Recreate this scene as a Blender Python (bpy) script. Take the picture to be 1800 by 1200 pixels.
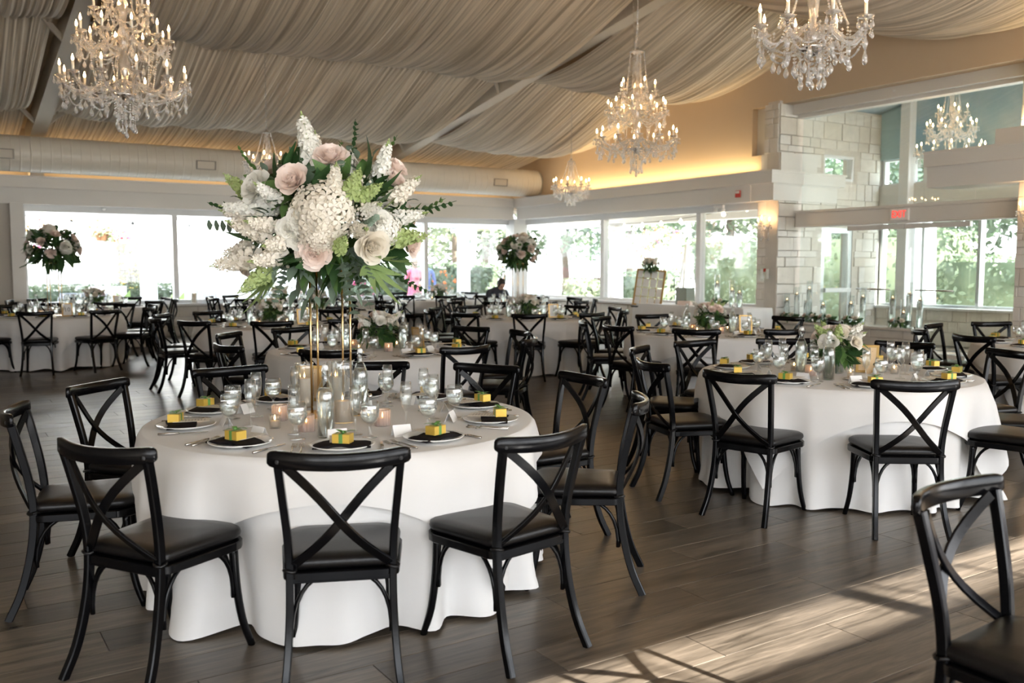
import bpy, math, random
import numpy as np
from math import sin, cos, pi, radians, sqrt, atan2
from mathutils import Vector, Matrix
S = bpy.context.scene
for o in list(bpy.data.objects): bpy.data.objects.remove(o)
COL = S.collection
random.seed(7); RNG = np.random.default_rng(7)

# ---------------------------------------------------------------- camera, sky, sun, exposure
cam = bpy.data.cameras.new('camera'); cam.sensor_width = 36; cam.lens = 32.04; cam.clip_end = 300
camo = bpy.data.objects.new('camera', cam); COL.objects.link(camo)
camo.location = (0, 0, 1.51); camo.rotation_euler = (radians(90 - 4.746), 0, radians(-32.96))
cam.dof.use_dof = True; cam.dof.focus_distance = 5.0; cam.dof.aperture_fstop = 3.0
S.camera = camo
S.view_settings.view_transform = 'Standard'; S.view_settings.look = 'None'
S.view_settings.gamma = 1; S.view_settings.use_curve_mapping = False
S.view_settings.exposure = 2.3
W = bpy.data.worlds.new('sky'); S.world = W; W.use_nodes = True
WN = W.node_tree.nodes; WL = W.node_tree.links
bg = WN['Background']; bg.inputs['Strength'].default_value = 2.1
tc = WN.new('ShaderNodeTexCoord'); sx = WN.new('ShaderNodeSeparateXYZ'); wr = WN.new('ShaderNodeValToRGB')
WL.new(tc.outputs['Generated'], sx.inputs[0]); WL.new(sx.outputs['Z'], wr.inputs[0]); WL.new(wr.outputs[0], bg.inputs[0])
wr.color_ramp.elements[0].position = 0.0; wr.color_ramp.elements[0].color = (1.0, 1.0, 1.0, 1)
wr.color_ramp.elements[1].position = 0.9; wr.color_ramp.elements[1].color = (.62, .78, 1.0, 1)
sun = bpy.data.lights.new('sun', 'SUN'); sun.energy = 8.2; sun.angle = radians(.6); sun.color = (1, .965, .91)
suno = bpy.data.objects.new('sun', sun); COL.objects.link(suno)
sd = Vector((.26, -.966, math.tan(radians(33)))).normalized()
suno.rotation_euler = sd.to_track_quat('Z', 'Y').to_euler(); suno.location = (5, -30, 25)
cy = S.cycles
cy.max_bounces = 14; cy.diffuse_bounces = 4; cy.glossy_bounces = 3; cy.transmission_bounces = 10; cy.transparent_max_bounces = 48
cy.caustics_reflective = False; cy.caustics_refractive = False; cy.sample_clamp_indirect = 4.0; cy.blur_glossy = 1.0
cy.use_denoising = True
try: cy.denoiser = 'OPENIMAGEDENOISE'
except Exception: pass
def portal(loc, rot, sx_, sy_):
    L = bpy.data.lights.new('window_daylight', 'AREA'); L.shape = 'RECTANGLE'; L.size = sx_; L.size_y = sy_; L.cycles.is_portal = True
    o = bpy.data.objects.new('window_daylight', L); COL.objects.link(o); o.location = loc; o.rotation_euler = rot
portal((7.4, 20.42, 1.65), (radians(-90), 0, 0), 11.6, 2.0)
portal((13.62, 16, 1.65), (radians(90), 0, radians(90)), 8.0, 2.0)
portal((4, -2.55, 1.65), (radians(90), 0, 0), 16.0, 2.0)

# ---------------------------------------------------------------- materials
MT = {}
def newmat(name):
    m = bpy.data.materials.new(name); m.use_nodes = True; MT[name] = m
    return m, m.node_tree.nodes, m.node_tree.links, m.node_tree.nodes['Principled BSDF']
def mat(name, col, rough=.5, metal=0, var=.08, scale=8., bump=0., trans=0, spec=.5, coat=0, sheen=0, bscale=None):
    m, N, L, b = newmat(name)
    t = N.new('ShaderNodeTexCoord'); n = N.new('ShaderNodeTexNoise'); n.inputs['Scale'].default_value = scale; n.inputs['Detail'].default_value = 4
    L.new(t.outputs['Object'], n.inputs['Vector'])
    r = N.new('ShaderNodeMapRange'); r.inputs[3].default_value = 1 - var; r.inputs[4].default_value = 1 + var
    L.new(n.outputs['Fac'], r.inputs[0])
    x = N.new('ShaderNodeVectorMath'); x.operation = 'SCALE'; x.inputs[0].default_value = col[:3]; L.new(r.outputs[0], x.inputs['Scale'])
    L.new(x.outputs[0], b.inputs['Base Color'])
    b.inputs['Roughness'].default_value = rough; b.inputs['Metallic'].default_value = metal
    b.inputs['Specular IOR Level'].default_value = spec; b.inputs['Coat Weight'].default_value = coat
    b.inputs['Sheen Weight'].default_value = sheen
    if bump:
        n2 = N.new('ShaderNodeTexNoise'); n2.inputs['Scale'].default_value = bscale or scale * 6; n2.inputs['Detail'].default_value = 3
        L.new(t.outputs['Object'], n2.inputs['Vector'])
        bp = N.new('ShaderNodeBump'); bp.inputs['Strength'].default_value = bump; bp.inputs['Distance'].default_value = .01
        L.new(n2.outputs['Fac'], bp.inputs['Height']); L.new(bp.outputs[0], b.inputs['Normal'])
    if trans:
        out = N['Material Output']; tl = N.new('ShaderNodeBsdfTranslucent'); mx = N.new('ShaderNodeMixShader'); mx.inputs[0].default_value = trans
        L.new(x.outputs[0], tl.inputs[0]); L.new(b.outputs[0], mx.inputs[1]); L.new(tl.outputs[0], mx.inputs[2]); L.new(mx.outputs[0], out.inputs[0])
    return m
def emis(name, col, s):
    m, N, L, b = newmat(name)
    b.inputs['Base Color'].default_value = (*col, 1); b.inputs['Emission Color'].default_value = (*col, 1); b.inputs['Emission Strength'].default_value = s
    return m
def glassy(name, tint, refl=1.0, ior=1.45, rough=0., refract=0., diff=0.):
    """clear glass: transparent and glossy by fresnel, optionally part refraction"""
    m, N, L, b = newmat(name); N.remove(b); out = N['Material Output']
    tr = N.new('ShaderNodeBsdfTransparent'); tr.inputs[0].default_value = (*tint, 1)
    gl = N.new('ShaderNodeBsdfGlossy'); gl.inputs['Roughness'].default_value = rough; gl.inputs[0].default_value = (1, 1, 1, 1)
    fr = N.new('ShaderNodeFresnel'); fr.inputs[0].default_value = ior
    mu = N.new('ShaderNodeMath'); mu.operation = 'MULTIPLY'; mu.inputs[1].default_value = refl; mu.use_clamp = True
    ge = N.new('ShaderNodeNewGeometry'); ir = N.new('ShaderNodeMapRange'); ir.inputs[3].default_value = ior; ir.inputs[4].default_value = 1 / ior
    L.new(ge.outputs['Backfacing'], ir.inputs[0]); L.new(ir.outputs[0], fr.inputs[0])
    L.new(fr.outputs[0], mu.inputs[0]); mx = N.new('ShaderNodeMixShader'); L.new(mu.outputs[0], mx.inputs[0])
    base = tr.outputs[0]
    if refract:
        rf = N.new('ShaderNodeBsdfRefraction'); rf.inputs['IOR'].default_value = 1.33; rf.inputs['Roughness'].default_value = 0; rf.inputs[0].default_value = (*tint, 1)
        m2 = N.new('ShaderNodeMixShader'); m2.inputs[0].default_value = refract; L.new(base, m2.inputs[1]); L.new(rf.outputs[0], m2.inputs[2]); base = m2.outputs[0]
    L.new(base, mx.inputs[1]); L.new(gl.outputs[0], mx.inputs[2]); last = mx.outputs[0]
    if diff:
        df = N.new('ShaderNodeBsdfTranslucent'); df.inputs[0].default_value = (.9, .9, .9, 1)
        d2 = N.new('ShaderNodeBsdfDiffuse'); d2.inputs[0].default_value = (.9, .9, .9, 1)
        ad = N.new('ShaderNodeMixShader'); L.new(df.outputs[0], ad.inputs[1]); L.new(d2.outputs[0], ad.inputs[2])
        m3 = N.new('ShaderNodeMixShader'); m3.inputs[0].default_value = diff; L.new(last, m3.inputs[1]); L.new(ad.outputs[0], m3.inputs[2]); last = m3.outputs[0]
    L.new(last, out.inputs[0])
    return m
M_chair = mat('black_lacquer', (.0025, .0025, .003), .20, var=.3, scale=20, bump=.02, spec=.20)
M_leather = mat('black_leather', (.005, .0045, .0045), .34, var=.2, scale=15, bump=.10, bscale=220, spec=.30)
M_cloth = mat('white_linen', (.735, .72, .695), .85, var=.02, bump=.06, scale=5, bscale=400, sheen=.15)
M_overlay = mat('white_overlay_linen', (.74, .725, .70), .82, var=.02, bump=.05, scale=5, bscale=420, sheen=.15)
M_plate = mat('white_china', (.80, .80, .78), .18, var=.02)
M_napkin = mat('black_napkin', (.006, .004, .005), .75, var=.2, scale=30, bump=.1, spec=.2)
M_paper = mat('cream_paper', (.74, .69, .61), .7, var=.03)
M_white = mat('white_card', (.84, .83, .80), .6, var=.02)
M_goldbox = mat('gold_foil', (.74, .50, .09), .35, metal=.4, var=.08, scale=30)
M_ribbon = mat('green_ribbon', (.13, .30, .07), .45, var=.15, scale=40)
M_steel = mat('flatware_steel', (.62, .60, .57), .18, metal=1, var=.05)
M_gold = mat('brushed_gold', (.80, .56, .26), .26, metal=1, var=.06, scale=40)
M_frame = mat('gold_frame_paint', (.62, .40, .14), .38, metal=.6, var=.1, scale=40)
M_wax = mat('candle_wax', (.86, .76, .64), .45, var=.03, trans=.35)
M_flame = emis('flame', (1, .58, .22), 5)
M_bulb = emis('candle_bulb', (1, .58, .24), 26)
M_blush = mat('blush_petal', (.94, .81, .73), .6, var=.06, scale=30, trans=.3)
M_cream = mat('cream_petal', (.90, .84, .73), .6, var=.06, scale=30, trans=.3)
M_whitep = mat('white_petal', (.92, .90, .83), .6, var=.05, scale=30, trans=.3)
M_greenp = mat('pale_green_bud', (.48, .58, .24), .6, var=.2, scale=40, trans=.3)
M_leafd = mat('dark_leaf', (.046, .110, .036), .38, var=.4, scale=20, trans=.25)
M_leafm = mat('mid_leaf', (.115, .215, .062), .42, var=.35, scale=20, trans=.3)
M_leafp = mat('pale_leaf', (.30, .42, .16), .45, var=.2, scale=12, trans=.35)
M_leafe = mat('eucalyptus_leaf', (.20, .27, .20), .55, var=.25, scale=15, trans=.2)
M_stem = mat('green_stem', (.14, .22, .06), .6, var=.2)
M_glass = glassy('clear_glass', (.97, .98, .975), refl=2.2, diff=.03)
M_glass2 = glassy('thick_clear_glass', (.965, .98, .975), refl=1.6)
M_water = glassy('water', (.975, .985, .985), refl=1.5, ior=1.33, refract=.6, diff=.05)
M_pinkglass = glassy('pink_ribbed_glass', (.98, .84, .76), refl=1.6, diff=.35)
M_pane = glassy('window_glass', (.97, .985, .98), refl=1.0)
M_pane2 = glassy('frameless_green_glass', (.93, .965, .957), refl=1.25)
M_crystal = glassy('cut_crystal', (.94, .93, .92), refl=2.8, ior=1.6, rough=.05, refract=.35, diff=.22)
M_chrome = mat('chrome', (.75, .73, .70), .12, metal=1, var=.03)
M_candle = mat('candle_sleeve', (.85, .80, .70), .5, var=.02)
M_trim = mat('cream_trim_paint', (.72, .695, .65), .5, var=.015, scale=2)
M_whitetrim = mat('white_window_paint', (.72, .72, .71), .4, var=.02, scale=3)
M_tan = mat('tan_wall_paint', (.60, .47, .33), .75, var=.02, scale=2)
M_grey = mat('warm_grey_wall_paint', (.50, .46, .40), .75, var=.02, scale=2)
M_deck = mat('roof_deck_paint', (.62, .50, .36), .8, var=.05, scale=3)
M_rafter = mat('rafter_paint', (.62, .55, .45), .6, var=.03, scale=3)
M_duct = mat('painted_duct', (.76, .70, .60), .38, metal=.0, var=.02, scale=3, coat=.1)
M_grille = mat('vent_grille', (.36, .32, .27), .5, var=.1)
M_black = mat('matt_black', (.02, .02, .02), .6, var=.2)
M_red = mat('alarm_red', (.55, .03, .02), .35, var=.05)
M_alu = mat('aluminium_frame', (.58, .60, .60), .35, metal=.6, var=.04)
M_concrete = mat('patio_paving', (.66, .63, .58), .9, var=.1, scale=2, bump=.2)
M_exwhite = mat('white_render', (.80, .79, .77), .85, var=.04, scale=1.5, bump=.1)
M_excol = mat('white_column_paint', (.76, .76, .76), .6, var=.02, scale=3)
M_terra = mat('terracotta', (.50, .22, .11), .8, var=.1)
M_bark = mat('bark', (.12, .09, .065), .9, var=.3, scale=12, bump=.5)
M_hedge = mat('hedge_leaf', (.13, .165, .10), .5, var=.5, scale=3, trans=.35)
M_tree = mat('tree_leaf', (.09, .135, .065), .5, var=.5, scale=2, trans=.35)
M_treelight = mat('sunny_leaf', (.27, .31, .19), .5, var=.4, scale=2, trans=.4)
M_pinkfl = mat('magenta_blossom', (.72, .09, .28), .6, var=.2, scale=20, trans=.3)
M_orangefl = mat('orange_blossom', (.80, .23, .06), .6, var=.2, scale=20, trans=.3)
M_yellowfl = mat('yellow_blossom', (.78, .55, .10), .6, var=.2, scale=20, trans=.3)
M_patio = mat('grey_patio_metal', (.30, .31, .34), .45, metal=.3, var=.08)
M_skin = mat('skin', (.60, .37, .27), .5, var=.05, scale=10)
M_hair = mat('dark_hair', (.018, .014, .012), .5, var=.3, scale=40)
M_hairb = mat('light_brown_hair', (.28, .17, .09), .5, var=.3, scale=40)
M_suit = mat('dark_suit_cloth', (.030, .033, .045), .8, var=.1, scale=20)
M_blue = mat('blue_shirt_cloth', (.16, .22, .46), .8, var=.1, scale=10)
M_card = mat('sage_card_box', (.30, .36, .31), .6, var=.05)
M_mat3 = mat('frame_backing_card', (.72, .52, .30), .7, var=.04)
M_butter = mat('butter', (.85, .70, .32), .45, var=.05)

def coordmath(N, L, op, a, b=None):
    n = N.new('ShaderNodeMath'); n.operation = op
    for i, v in enumerate((a, b)):
        if v is None: continue
        if isinstance(v, (int, float)): n.inputs[i].default_value = v
        else: L.new(v, n.inputs[i])
    return n.outputs[0]
def mixcol(N, L, f, a, b, mode='MIX'):
    n = N.new('ShaderNodeMix'); n.data_type = 'RGBA'; n.blend_type = mode
    if isinstance(f, (int, float)): n.inputs[0].default_value = f
    else: L.new(f, n.inputs[0])
    for i, v in ((6, a), (7, b)):
        if isinstance(v, tuple): n.inputs[i].default_value = (*v, 1)
        else: L.new(v, n.inputs[i])
    return n.outputs[2]
PW, PL = .225, 1.55
def plank_mat():
    """grey-brown oak, one tone and grain offset per board, knots"""
    m, N, L, b = newmat('oak_planks')
    g = N.new('ShaderNodeNewGeometry'); s = N.new('ShaderNodeSeparateXYZ'); L.new(g.outputs['Position'], s.inputs[0])
    row = coordmath(N, L, 'FLOOR', coordmath(N, L, 'DIVIDE', coordmath(N, L, 'ADD', s.outputs[1], 5.0), PW))
    off = coordmath(N, L, 'FRACT', coordmath(N, L, 'MULTIPLY', row, .381966))
    colm = coordmath(N, L, 'FLOOR', coordmath(N, L, 'ADD', coordmath(N, L, 'DIVIDE', coordmath(N, L, 'ADD', s.outputs[0], 12.0), PL), off))
    cb = N.new('ShaderNodeCombineXYZ'); L.new(row, cb.inputs[0]); L.new(colm, cb.inputs[1])
    wn = N.new('ShaderNodeTexWhiteNoise'); wn.noise_dimensions = '2D'; L.new(cb.outputs[0], wn.inputs[0])
    sp = N.new('ShaderNodeSeparateXYZ'); L.new(wn.outputs['Color'], sp.inputs[0])
    v = N.new('ShaderNodeCombineXYZ')
    L.new(coordmath(N, L, 'ADD', coordmath(N, L, 'MULTIPLY', s.outputs[0], 1.3), coordmath(N, L, 'MULTIPLY', sp.outputs[0], 37.)), v.inputs[0])
    L.new(coordmath(N, L, 'ADD', coordmath(N, L, 'MULTIPLY', s.outputs[1], 16.), coordmath(N, L, 'MULTIPLY', sp.outputs[1], 53.)), v.inputs[1])
    n1 = N.new('ShaderNodeTexNoise'); n1.inputs['Scale'].default_value = 1.6; n1.inputs['Detail'].default_value = 7; n1.inputs['Roughness'].default_value = .62; n1.inputs['Distortion'].default_value = .8
    L.new(v.outputs[0], n1.inputs['Vector'])
    n3 = N.new('ShaderNodeTexNoise'); n3.inputs['Scale'].default_value = 9.; n3.inputs['Detail'].default_value = 3; L.new(v.outputs[0], n3.inputs['Vector'])
    v2 = N.new('ShaderNodeCombineXYZ')
    L.new(coordmath(N, L, 'ADD', coordmath(N, L, 'MULTIPLY', s.outputs[0], 1.6), coordmath(N, L, 'MULTIPLY', sp.outputs[2], 19.)), v2.inputs[0])
    L.new(coordmath(N, L, 'MULTIPLY', s.outputs[1], 6.5), v2.inputs[1])
    vo = N.new('ShaderNodeTexVoronoi'); vo.inputs['Scale'].default_value = .9; L.new(v2.outputs[0], vo.inputs['Vector'])
    kn = N.new('ShaderNodeMapRange'); kn.inputs[1].default_value = .03; kn.inputs[2].default_value = .17; kn.inputs[3].default_value = .45; kn.inputs[4].default_value = 1.; L.new(vo.outputs['Distance'], kn.inputs[0])
    cr = N.new('ShaderNodeValToRGB'); e = cr.color_ramp.elements
    e[0].position = .30; e[0].color = (.038, .030, .0215, 1); e[1].position = .72; e[1].color = (.165, .132, .099, 1)
    L.new(n1.outputs['Fac'], cr.inputs[0])
    c1 = mixcol(N, L, .35, cr.outputs[0], n3.outputs['Fac'], 'OVERLAY')
    br = N.new('ShaderNodeMapRange'); br.inputs[3].default_value = .58; br.inputs[4].default_value = 1.35; L.new(sp.outputs[0], br.inputs[0])
    sc = N.new('ShaderNodeVectorMath'); sc.operation = 'SCALE'; L.new(c1, sc.inputs[0]); L.new(coordmath(N, L, 'MULTIPLY', br.outputs[0], kn.outputs[0]), sc.inputs['Scale'])
    L.new(sc.outputs[0], b.inputs['Base Color'])
    rr = N.new('ShaderNodeMapRange'); rr.inputs[3].default_value = .22; rr.inputs[4].default_value = .40; L.new(n1.outputs['Fac'], rr.inputs[0]); L.new(rr.outputs[0], b.inputs['Roughness'])
    bp = N.new('ShaderNodeBump'); bp.inputs['Strength'].default_value = .25; bp.inputs['Distance'].default_value = .004; L.new(n1.outputs['Fac'], bp.inputs['Height']); L.new(bp.outputs[0], b.inputs['Normal'])
    return m
M_plank = plank_mat()
def stone_mat():
    m, N, L, b = newmat('limestone')
    g = N.new('ShaderNodeNewGeometry'); oi = N.new('ShaderNodeObjectInfo')
    n = N.new('ShaderNodeTexNoise'); n.inputs['Scale'].default_value = 7; n.inputs['Detail'].default_value = 6; L.new(g.outputs['Position'], n.inputs['Vector'])
    c = mixcol(N, L, oi.outputs['Random'], (.66, .61, .53), (.74, .71, .66))
    r = N.new('ShaderNodeMapRange'); r.inputs[3].default_value = .86; r.inputs[4].default_value = 1.1; L.new(n.outputs['Fac'], r.inputs[0])
    sc = N.new('ShaderNodeVectorMath'); sc.operation = 'SCALE'; L.new(c, sc.inputs[0]); L.new(r.outputs[0], sc.inputs['Scale']); L.new(sc.outputs[0], b.inputs['Base Color'])
    b.inputs['Roughness'].default_value = .85
    bp = N.new('ShaderNodeBump'); bp.inputs['Strength'].default_value = .5; bp.inputs['Distance'].default_value = .015; L.new(n.outputs['Fac'], bp.inputs['Height']); L.new(bp.outputs[0], b.inputs['Normal'])
    return m
M_stone = stone_mat()
M_mortar = mat('stone_mortar', (.60, .56, .50), .9, var=.08)
def mural_mat():
    m, N, L, b = newmat('cloud_mural_paint')
    g = N.new('ShaderNodeNewGeometry'); n = N.new('ShaderNodeTexNoise'); n.inputs['Scale'].default_value = 1.1; n.inputs['Detail'].default_value = 6; L.new(g.outputs['Position'], n.inputs['Vector'])
    cr = N.new('ShaderNodeValToRGB'); e = cr.color_ramp.elements
    e[0].position = .40; e[0].color = (.27, .43, .54, 1); e[1].position = .72; e[1].color = (.52, .60, .64, 1); L.new(n.outputs['Fac'], cr.inputs[0]); L.new(cr.outputs[0], b.inputs['Base Color'])
    b.inputs['Roughness'].default_value = .8
    return m
M_mural = mural_mat()
M_teal = mat('pale_teal_paint', (.42, .57, .58), .8, var=.03, scale=2)
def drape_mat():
    m, N, L, b = newmat('voile_with_fold_shade')
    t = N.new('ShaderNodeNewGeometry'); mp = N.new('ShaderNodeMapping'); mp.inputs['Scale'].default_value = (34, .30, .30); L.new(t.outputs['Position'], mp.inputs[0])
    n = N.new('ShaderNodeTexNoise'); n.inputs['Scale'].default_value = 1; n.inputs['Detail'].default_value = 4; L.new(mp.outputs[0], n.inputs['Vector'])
    mr = N.new('ShaderNodeMapRange'); mr.inputs[1].default_value = .36; mr.inputs[2].default_value = .60; L.new(n.outputs['Fac'], mr.inputs[0])  # sharp dark streaks put the shade of the folds into the colour
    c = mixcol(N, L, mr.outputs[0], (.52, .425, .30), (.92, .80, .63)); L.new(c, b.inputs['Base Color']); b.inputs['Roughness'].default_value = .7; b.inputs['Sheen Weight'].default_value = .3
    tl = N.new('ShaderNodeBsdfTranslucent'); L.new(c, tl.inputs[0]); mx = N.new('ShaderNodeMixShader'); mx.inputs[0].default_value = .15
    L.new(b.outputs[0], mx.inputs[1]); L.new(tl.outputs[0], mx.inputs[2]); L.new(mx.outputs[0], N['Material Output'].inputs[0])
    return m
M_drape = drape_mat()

# ---------------------------------------------------------------- mesh helpers
class MB:
    def __init__(s): s.v = []; s.f = []
    def add(s, vs, fs):
        b = len(s.v); s.v.extend(tuple(map(float, p)) for p in vs); s.f.extend(tuple(b + i for i in q) for q in fs); return s
    def box(s, x0, x1, y0, y1, z0, z1):
        return s.add([(x0, y0, z0), (x1, y0, z0), (x1, y1, z0), (x0, y1, z0), (x0, y0, z1), (x1, y0, z1), (x1, y1, z1), (x0, y1, z1)],
                     [(0, 3, 2, 1), (4, 5, 6, 7), (0, 1, 5, 4), (1, 2, 6, 5), (2, 3, 7, 6), (3, 0, 4, 7)])
    def rbox(s, x0, x1, y0, y1, z0, z1, c=.004):
        """box with chamfered top and vertical edges"""
        def ring(d, z): return [(x0 + d, y0 + d, z), (x1 - d, y0 + d, z), (x1 - d, y1 - d, z), (x0 + d, y1 - d, z)]
        return s.add(ring(c, z0) + ring(0, z0 + c) + ring(0, z1 - c) + ring(c, z1),
                     [(0, 3, 2, 1), (12, 13, 14, 15)] + [(a + i, a + (i + 1) % 4, a + 4 + (i + 1) % 4, a + 4 + i) for a in (0, 4, 8) for i in range(4)])
    def prism(s, poly, a0, a1, axis='x'):
        n = len(poly)
        def P(a, p): return (a, *p) if axis == 'x' else ((p[0], a, p[1]) if axis == 'y' else (*p, a))
        return s.add([P(a0, p) for p in poly] + [P(a1, p) for p in poly],
                     [tuple(range(n))[::-1], tuple(range(n, 2 * n))] + [(i, (i + 1) % n, n + (i + 1) % n, n + i) for i in range(n)])
    def lathe(s, prof, n=16, c=(0, 0, 0), fn=None):
        vs = []; fs = []; m = len(prof)
        for k in range(n):
            a = 2 * pi * k / n
            for (r, z) in prof:
                rr = r if fn is None else fn(r, a, z)
                vs.append((c[0] + rr * cos(a), c[1] + rr * sin(a), c[2] + z))
        for k in range(n):
            k2 = (k + 1) % n
            for i in range(m - 1):
                if prof[i][0] == 0: fs.append((k * m + i, k2 * m + i + 1, k * m + i + 1))
                elif prof[i + 1][0] == 0: fs.append((k * m + i, k2 * m + i, k * m + i + 1))
                else: fs.append((k * m + i, k2 * m + i, k2 * m + i + 1, k * m + i + 1))
        return s.add(vs, fs)
    def tube(s, pts, r, n=8, cap=True, sec=None):
        """sweep a ring (or an own section of (a, b) offsets) along points; r scalar or list"""
        P = [Vector(p) for p in pts]; m = len(P)
        R = [r] * m if isinstance(r, (int, float)) else list(r)
        T = []
        for i in range(m):
            t = (P[min(i + 1, m - 1)] - P[max(i - 1, 0)]); T.append(t.normalized() if t.length > 1e-9 else Vector((0, 0, 1)))
        up = Vector((0, 0, 1)) if abs(T[0].z) < .9 else Vector((0, 1, 0))
        if sec is not None and len(sec) == 3: up = Vector(sec[2])
        a = (up - T[0] * up.dot(T[0])).normalized(); vs = []
        for i in range(m):
            a = (a - T[i] * a.dot(T[i])).normalized(); b = T[i].cross(a)
            if sec is None:
                for k in range(n):
                    q = 2 * pi * k / n; vs.append(P[i] + (a * cos(q) + b * sin(q)) * R[i])
            else:
                w, h = sec[0], sec[1]; c = min(w, h) * .3
                for (u, v) in ((w - c, h), (w, h - c), (w, c - h), (w - c, -h), (c - w, -h), (-w, c - h), (-w, h - c), (c - w, h)):
                    vs.append(P[i] + a * u * R[i] + b * v * R[i])
        if sec is not None: n = 8
        fs = [(i * n + k, i * n + (k + 1) % n, (i + 1) * n + (k + 1) % n, (i + 1) * n + k) for i in range(m - 1) for k in range(n)]
        if cap: fs += [tuple(range(n))[::-1], tuple(range((m - 1) * n, m * n))]
        return s.add(vs, fs)
    def ball(s, c, r, lvl=0, sq=(1, 1, 1)):
        V, F = ICO[lvl]; return s.add([(c[0] + p[0] * r * sq[0], c[1] + p[1] * r * sq[1], c[2] + p[2] * r * sq[2]) for p in V], F)
    def xf(s, mat):
        s.v = [tuple(mat @ Vector(p)) for p in s.v]; return s
    def join(s, o, mat=None):
        return s.add([tuple(mat @ Vector(p)) for p in o.v] if mat is not None else o.v, o.f)
    def mesh(s, name, mt, smooth=True, auto=None):
        me = bpy.data.meshes.new(name); me.from_pydata(s.v, [], s.f); me.materials.append(mt)
        if smooth:
            me.polygons.foreach_set('use_smooth', [True] * len(me.polygons))
            if auto is not None:
                try: me.set_sharp_from_angle(angle=radians(auto))
                except Exception: pass
        me.update(); return me
def _ico():
    t = (1 + sqrt(5)) / 2
    v = [Vector(p).normalized() for p in [(-1, t, 0), (1, t, 0), (-1, -t, 0), (1, -t, 0), (0, -1, t), (0, 1, t), (0, -1, -t), (0, 1, -t), (t, 0, -1), (t, 0, 1), (-t, 0, -1), (-t, 0, 1)]]
    f = [(0, 11, 5), (0, 5, 1), (0, 1, 7), (0, 7, 10), (0, 10, 11), (1, 5, 9), (5, 11, 4), (11, 10, 2), (10, 7, 6), (7, 1, 8), (3, 9, 4), (3, 4, 2), (3, 2, 6), (3, 6, 8), (3, 8, 9), (4, 9, 5), (2, 4, 11), (6, 2, 10), (8, 6, 7), (9, 8, 1)]
    out = [(v, f)]
    for _ in range(2):
        v = list(v); g = []; C = {}
        def mid(a, b):
            k = (min(a, b), max(a, b))
            if k not in C: v.append((v[a] + v[b]).normalized()); C[k] = len(v) - 1
            return C[k]
        for a, b, c in f:
            x, y, z = mid(a, b), mid(b, c), mid(c, a); g += [(a, x, z), (b, y, x), (c, z, y), (x, y, z)]
        f = g; out.append((v, f))
    return out
ICO = _ico()

# ---------------------------------------------------------------- object helpers
def O(name, me, parent=None, loc=(0, 0, 0), rz=0., mtx=None, label=None, cat=None, group=None, kind=None):
    o = bpy.data.objects.new(name, me); COL.objects.link(o)
    if parent is not None: o.parent = parent
    if mtx is not None: o.matrix_basis = mtx
    else:
        o.location = loc
        if rz: o.rotation_euler = (0, 0, rz)
    if label: o['label'] = label
    if cat: o['category'] = cat
    if group: o['group'] = group
    if kind: o['kind'] = kind
    return o
def SP(name, me, loc=(0, 0, 0), rz=0., mtx=None, kids=(), label=None, kind=None):
    """a part of a reusable thing: name, mesh, place, its own sub-parts"""
    return dict(name=name, me=me, loc=loc, rz=rz, mtx=mtx, kids=list(kids), label=label, kind=kind)
def put(parent, sp):
    o = O(sp['name'], sp['me'], parent, sp['loc'], sp['rz'], sp['mtx'], label=sp['label'], kind=sp['kind'])
    for k in sp['kids']: put(o, k)
    return o
def place(name, parts, label, cat, loc=(0, 0, 0), rz=0., group=None, me=None):
    """one thing: an Empty (or its own mesh me) at its base with its parts below"""
    r = O(name, me, None, loc, rz, label=label, cat=cat, group=group)
    for p in parts: put(r, p)
    return r
def struct(name, me, parent=None, **k):
    return O(name, me, parent, kind='structure' if parent is None else None, **k)
def frame_z(d, p=(0, 0, 0), roll=0., sc=1.):
    """matrix whose +Z points along d"""
    q = Vector(d).normalized().to_track_quat('Z', 'Y')
    return Matrix.Translation(Vector(p)) @ q.to_matrix().to_4x4() @ Matrix.Rotation(roll, 4, 'Z') @ Matrix.Scale(sc, 4)
def bez(a, b, c, d, n=8):
    a, b, c, d = map(Vector, (a, b, c, d))
    return [a * (1 - t) ** 3 + b * 3 * t * (1 - t) ** 2 + c * 3 * t * t * (1 - t) + d * t ** 3 for t in [i / n for i in range(n + 1)]]
def crv(pts, n=4):
    """Catmull-Rom through points"""
    P = [Vector(p) for p in pts]; P = [P[0] * 2 - P[1]] + P + [P[-1] * 2 - P[-2]]; out = []
    for i in range(1, len(P) - 2):
        for k in range(n):
            t = k / n; a, b, c, d = P[i - 1:i + 3]
            out.append(.5 * ((2 * b) + (c - a) * t + (2 * a - 5 * b + 4 * c - d) * t * t + (3 * b - a - 3 * c + d) * t ** 3))
    out.append(P[-2]); return out
# ================================================================= THE SETTING
def deckz(y): return 5.84 - .16 * abs(y - 10.4)
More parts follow.
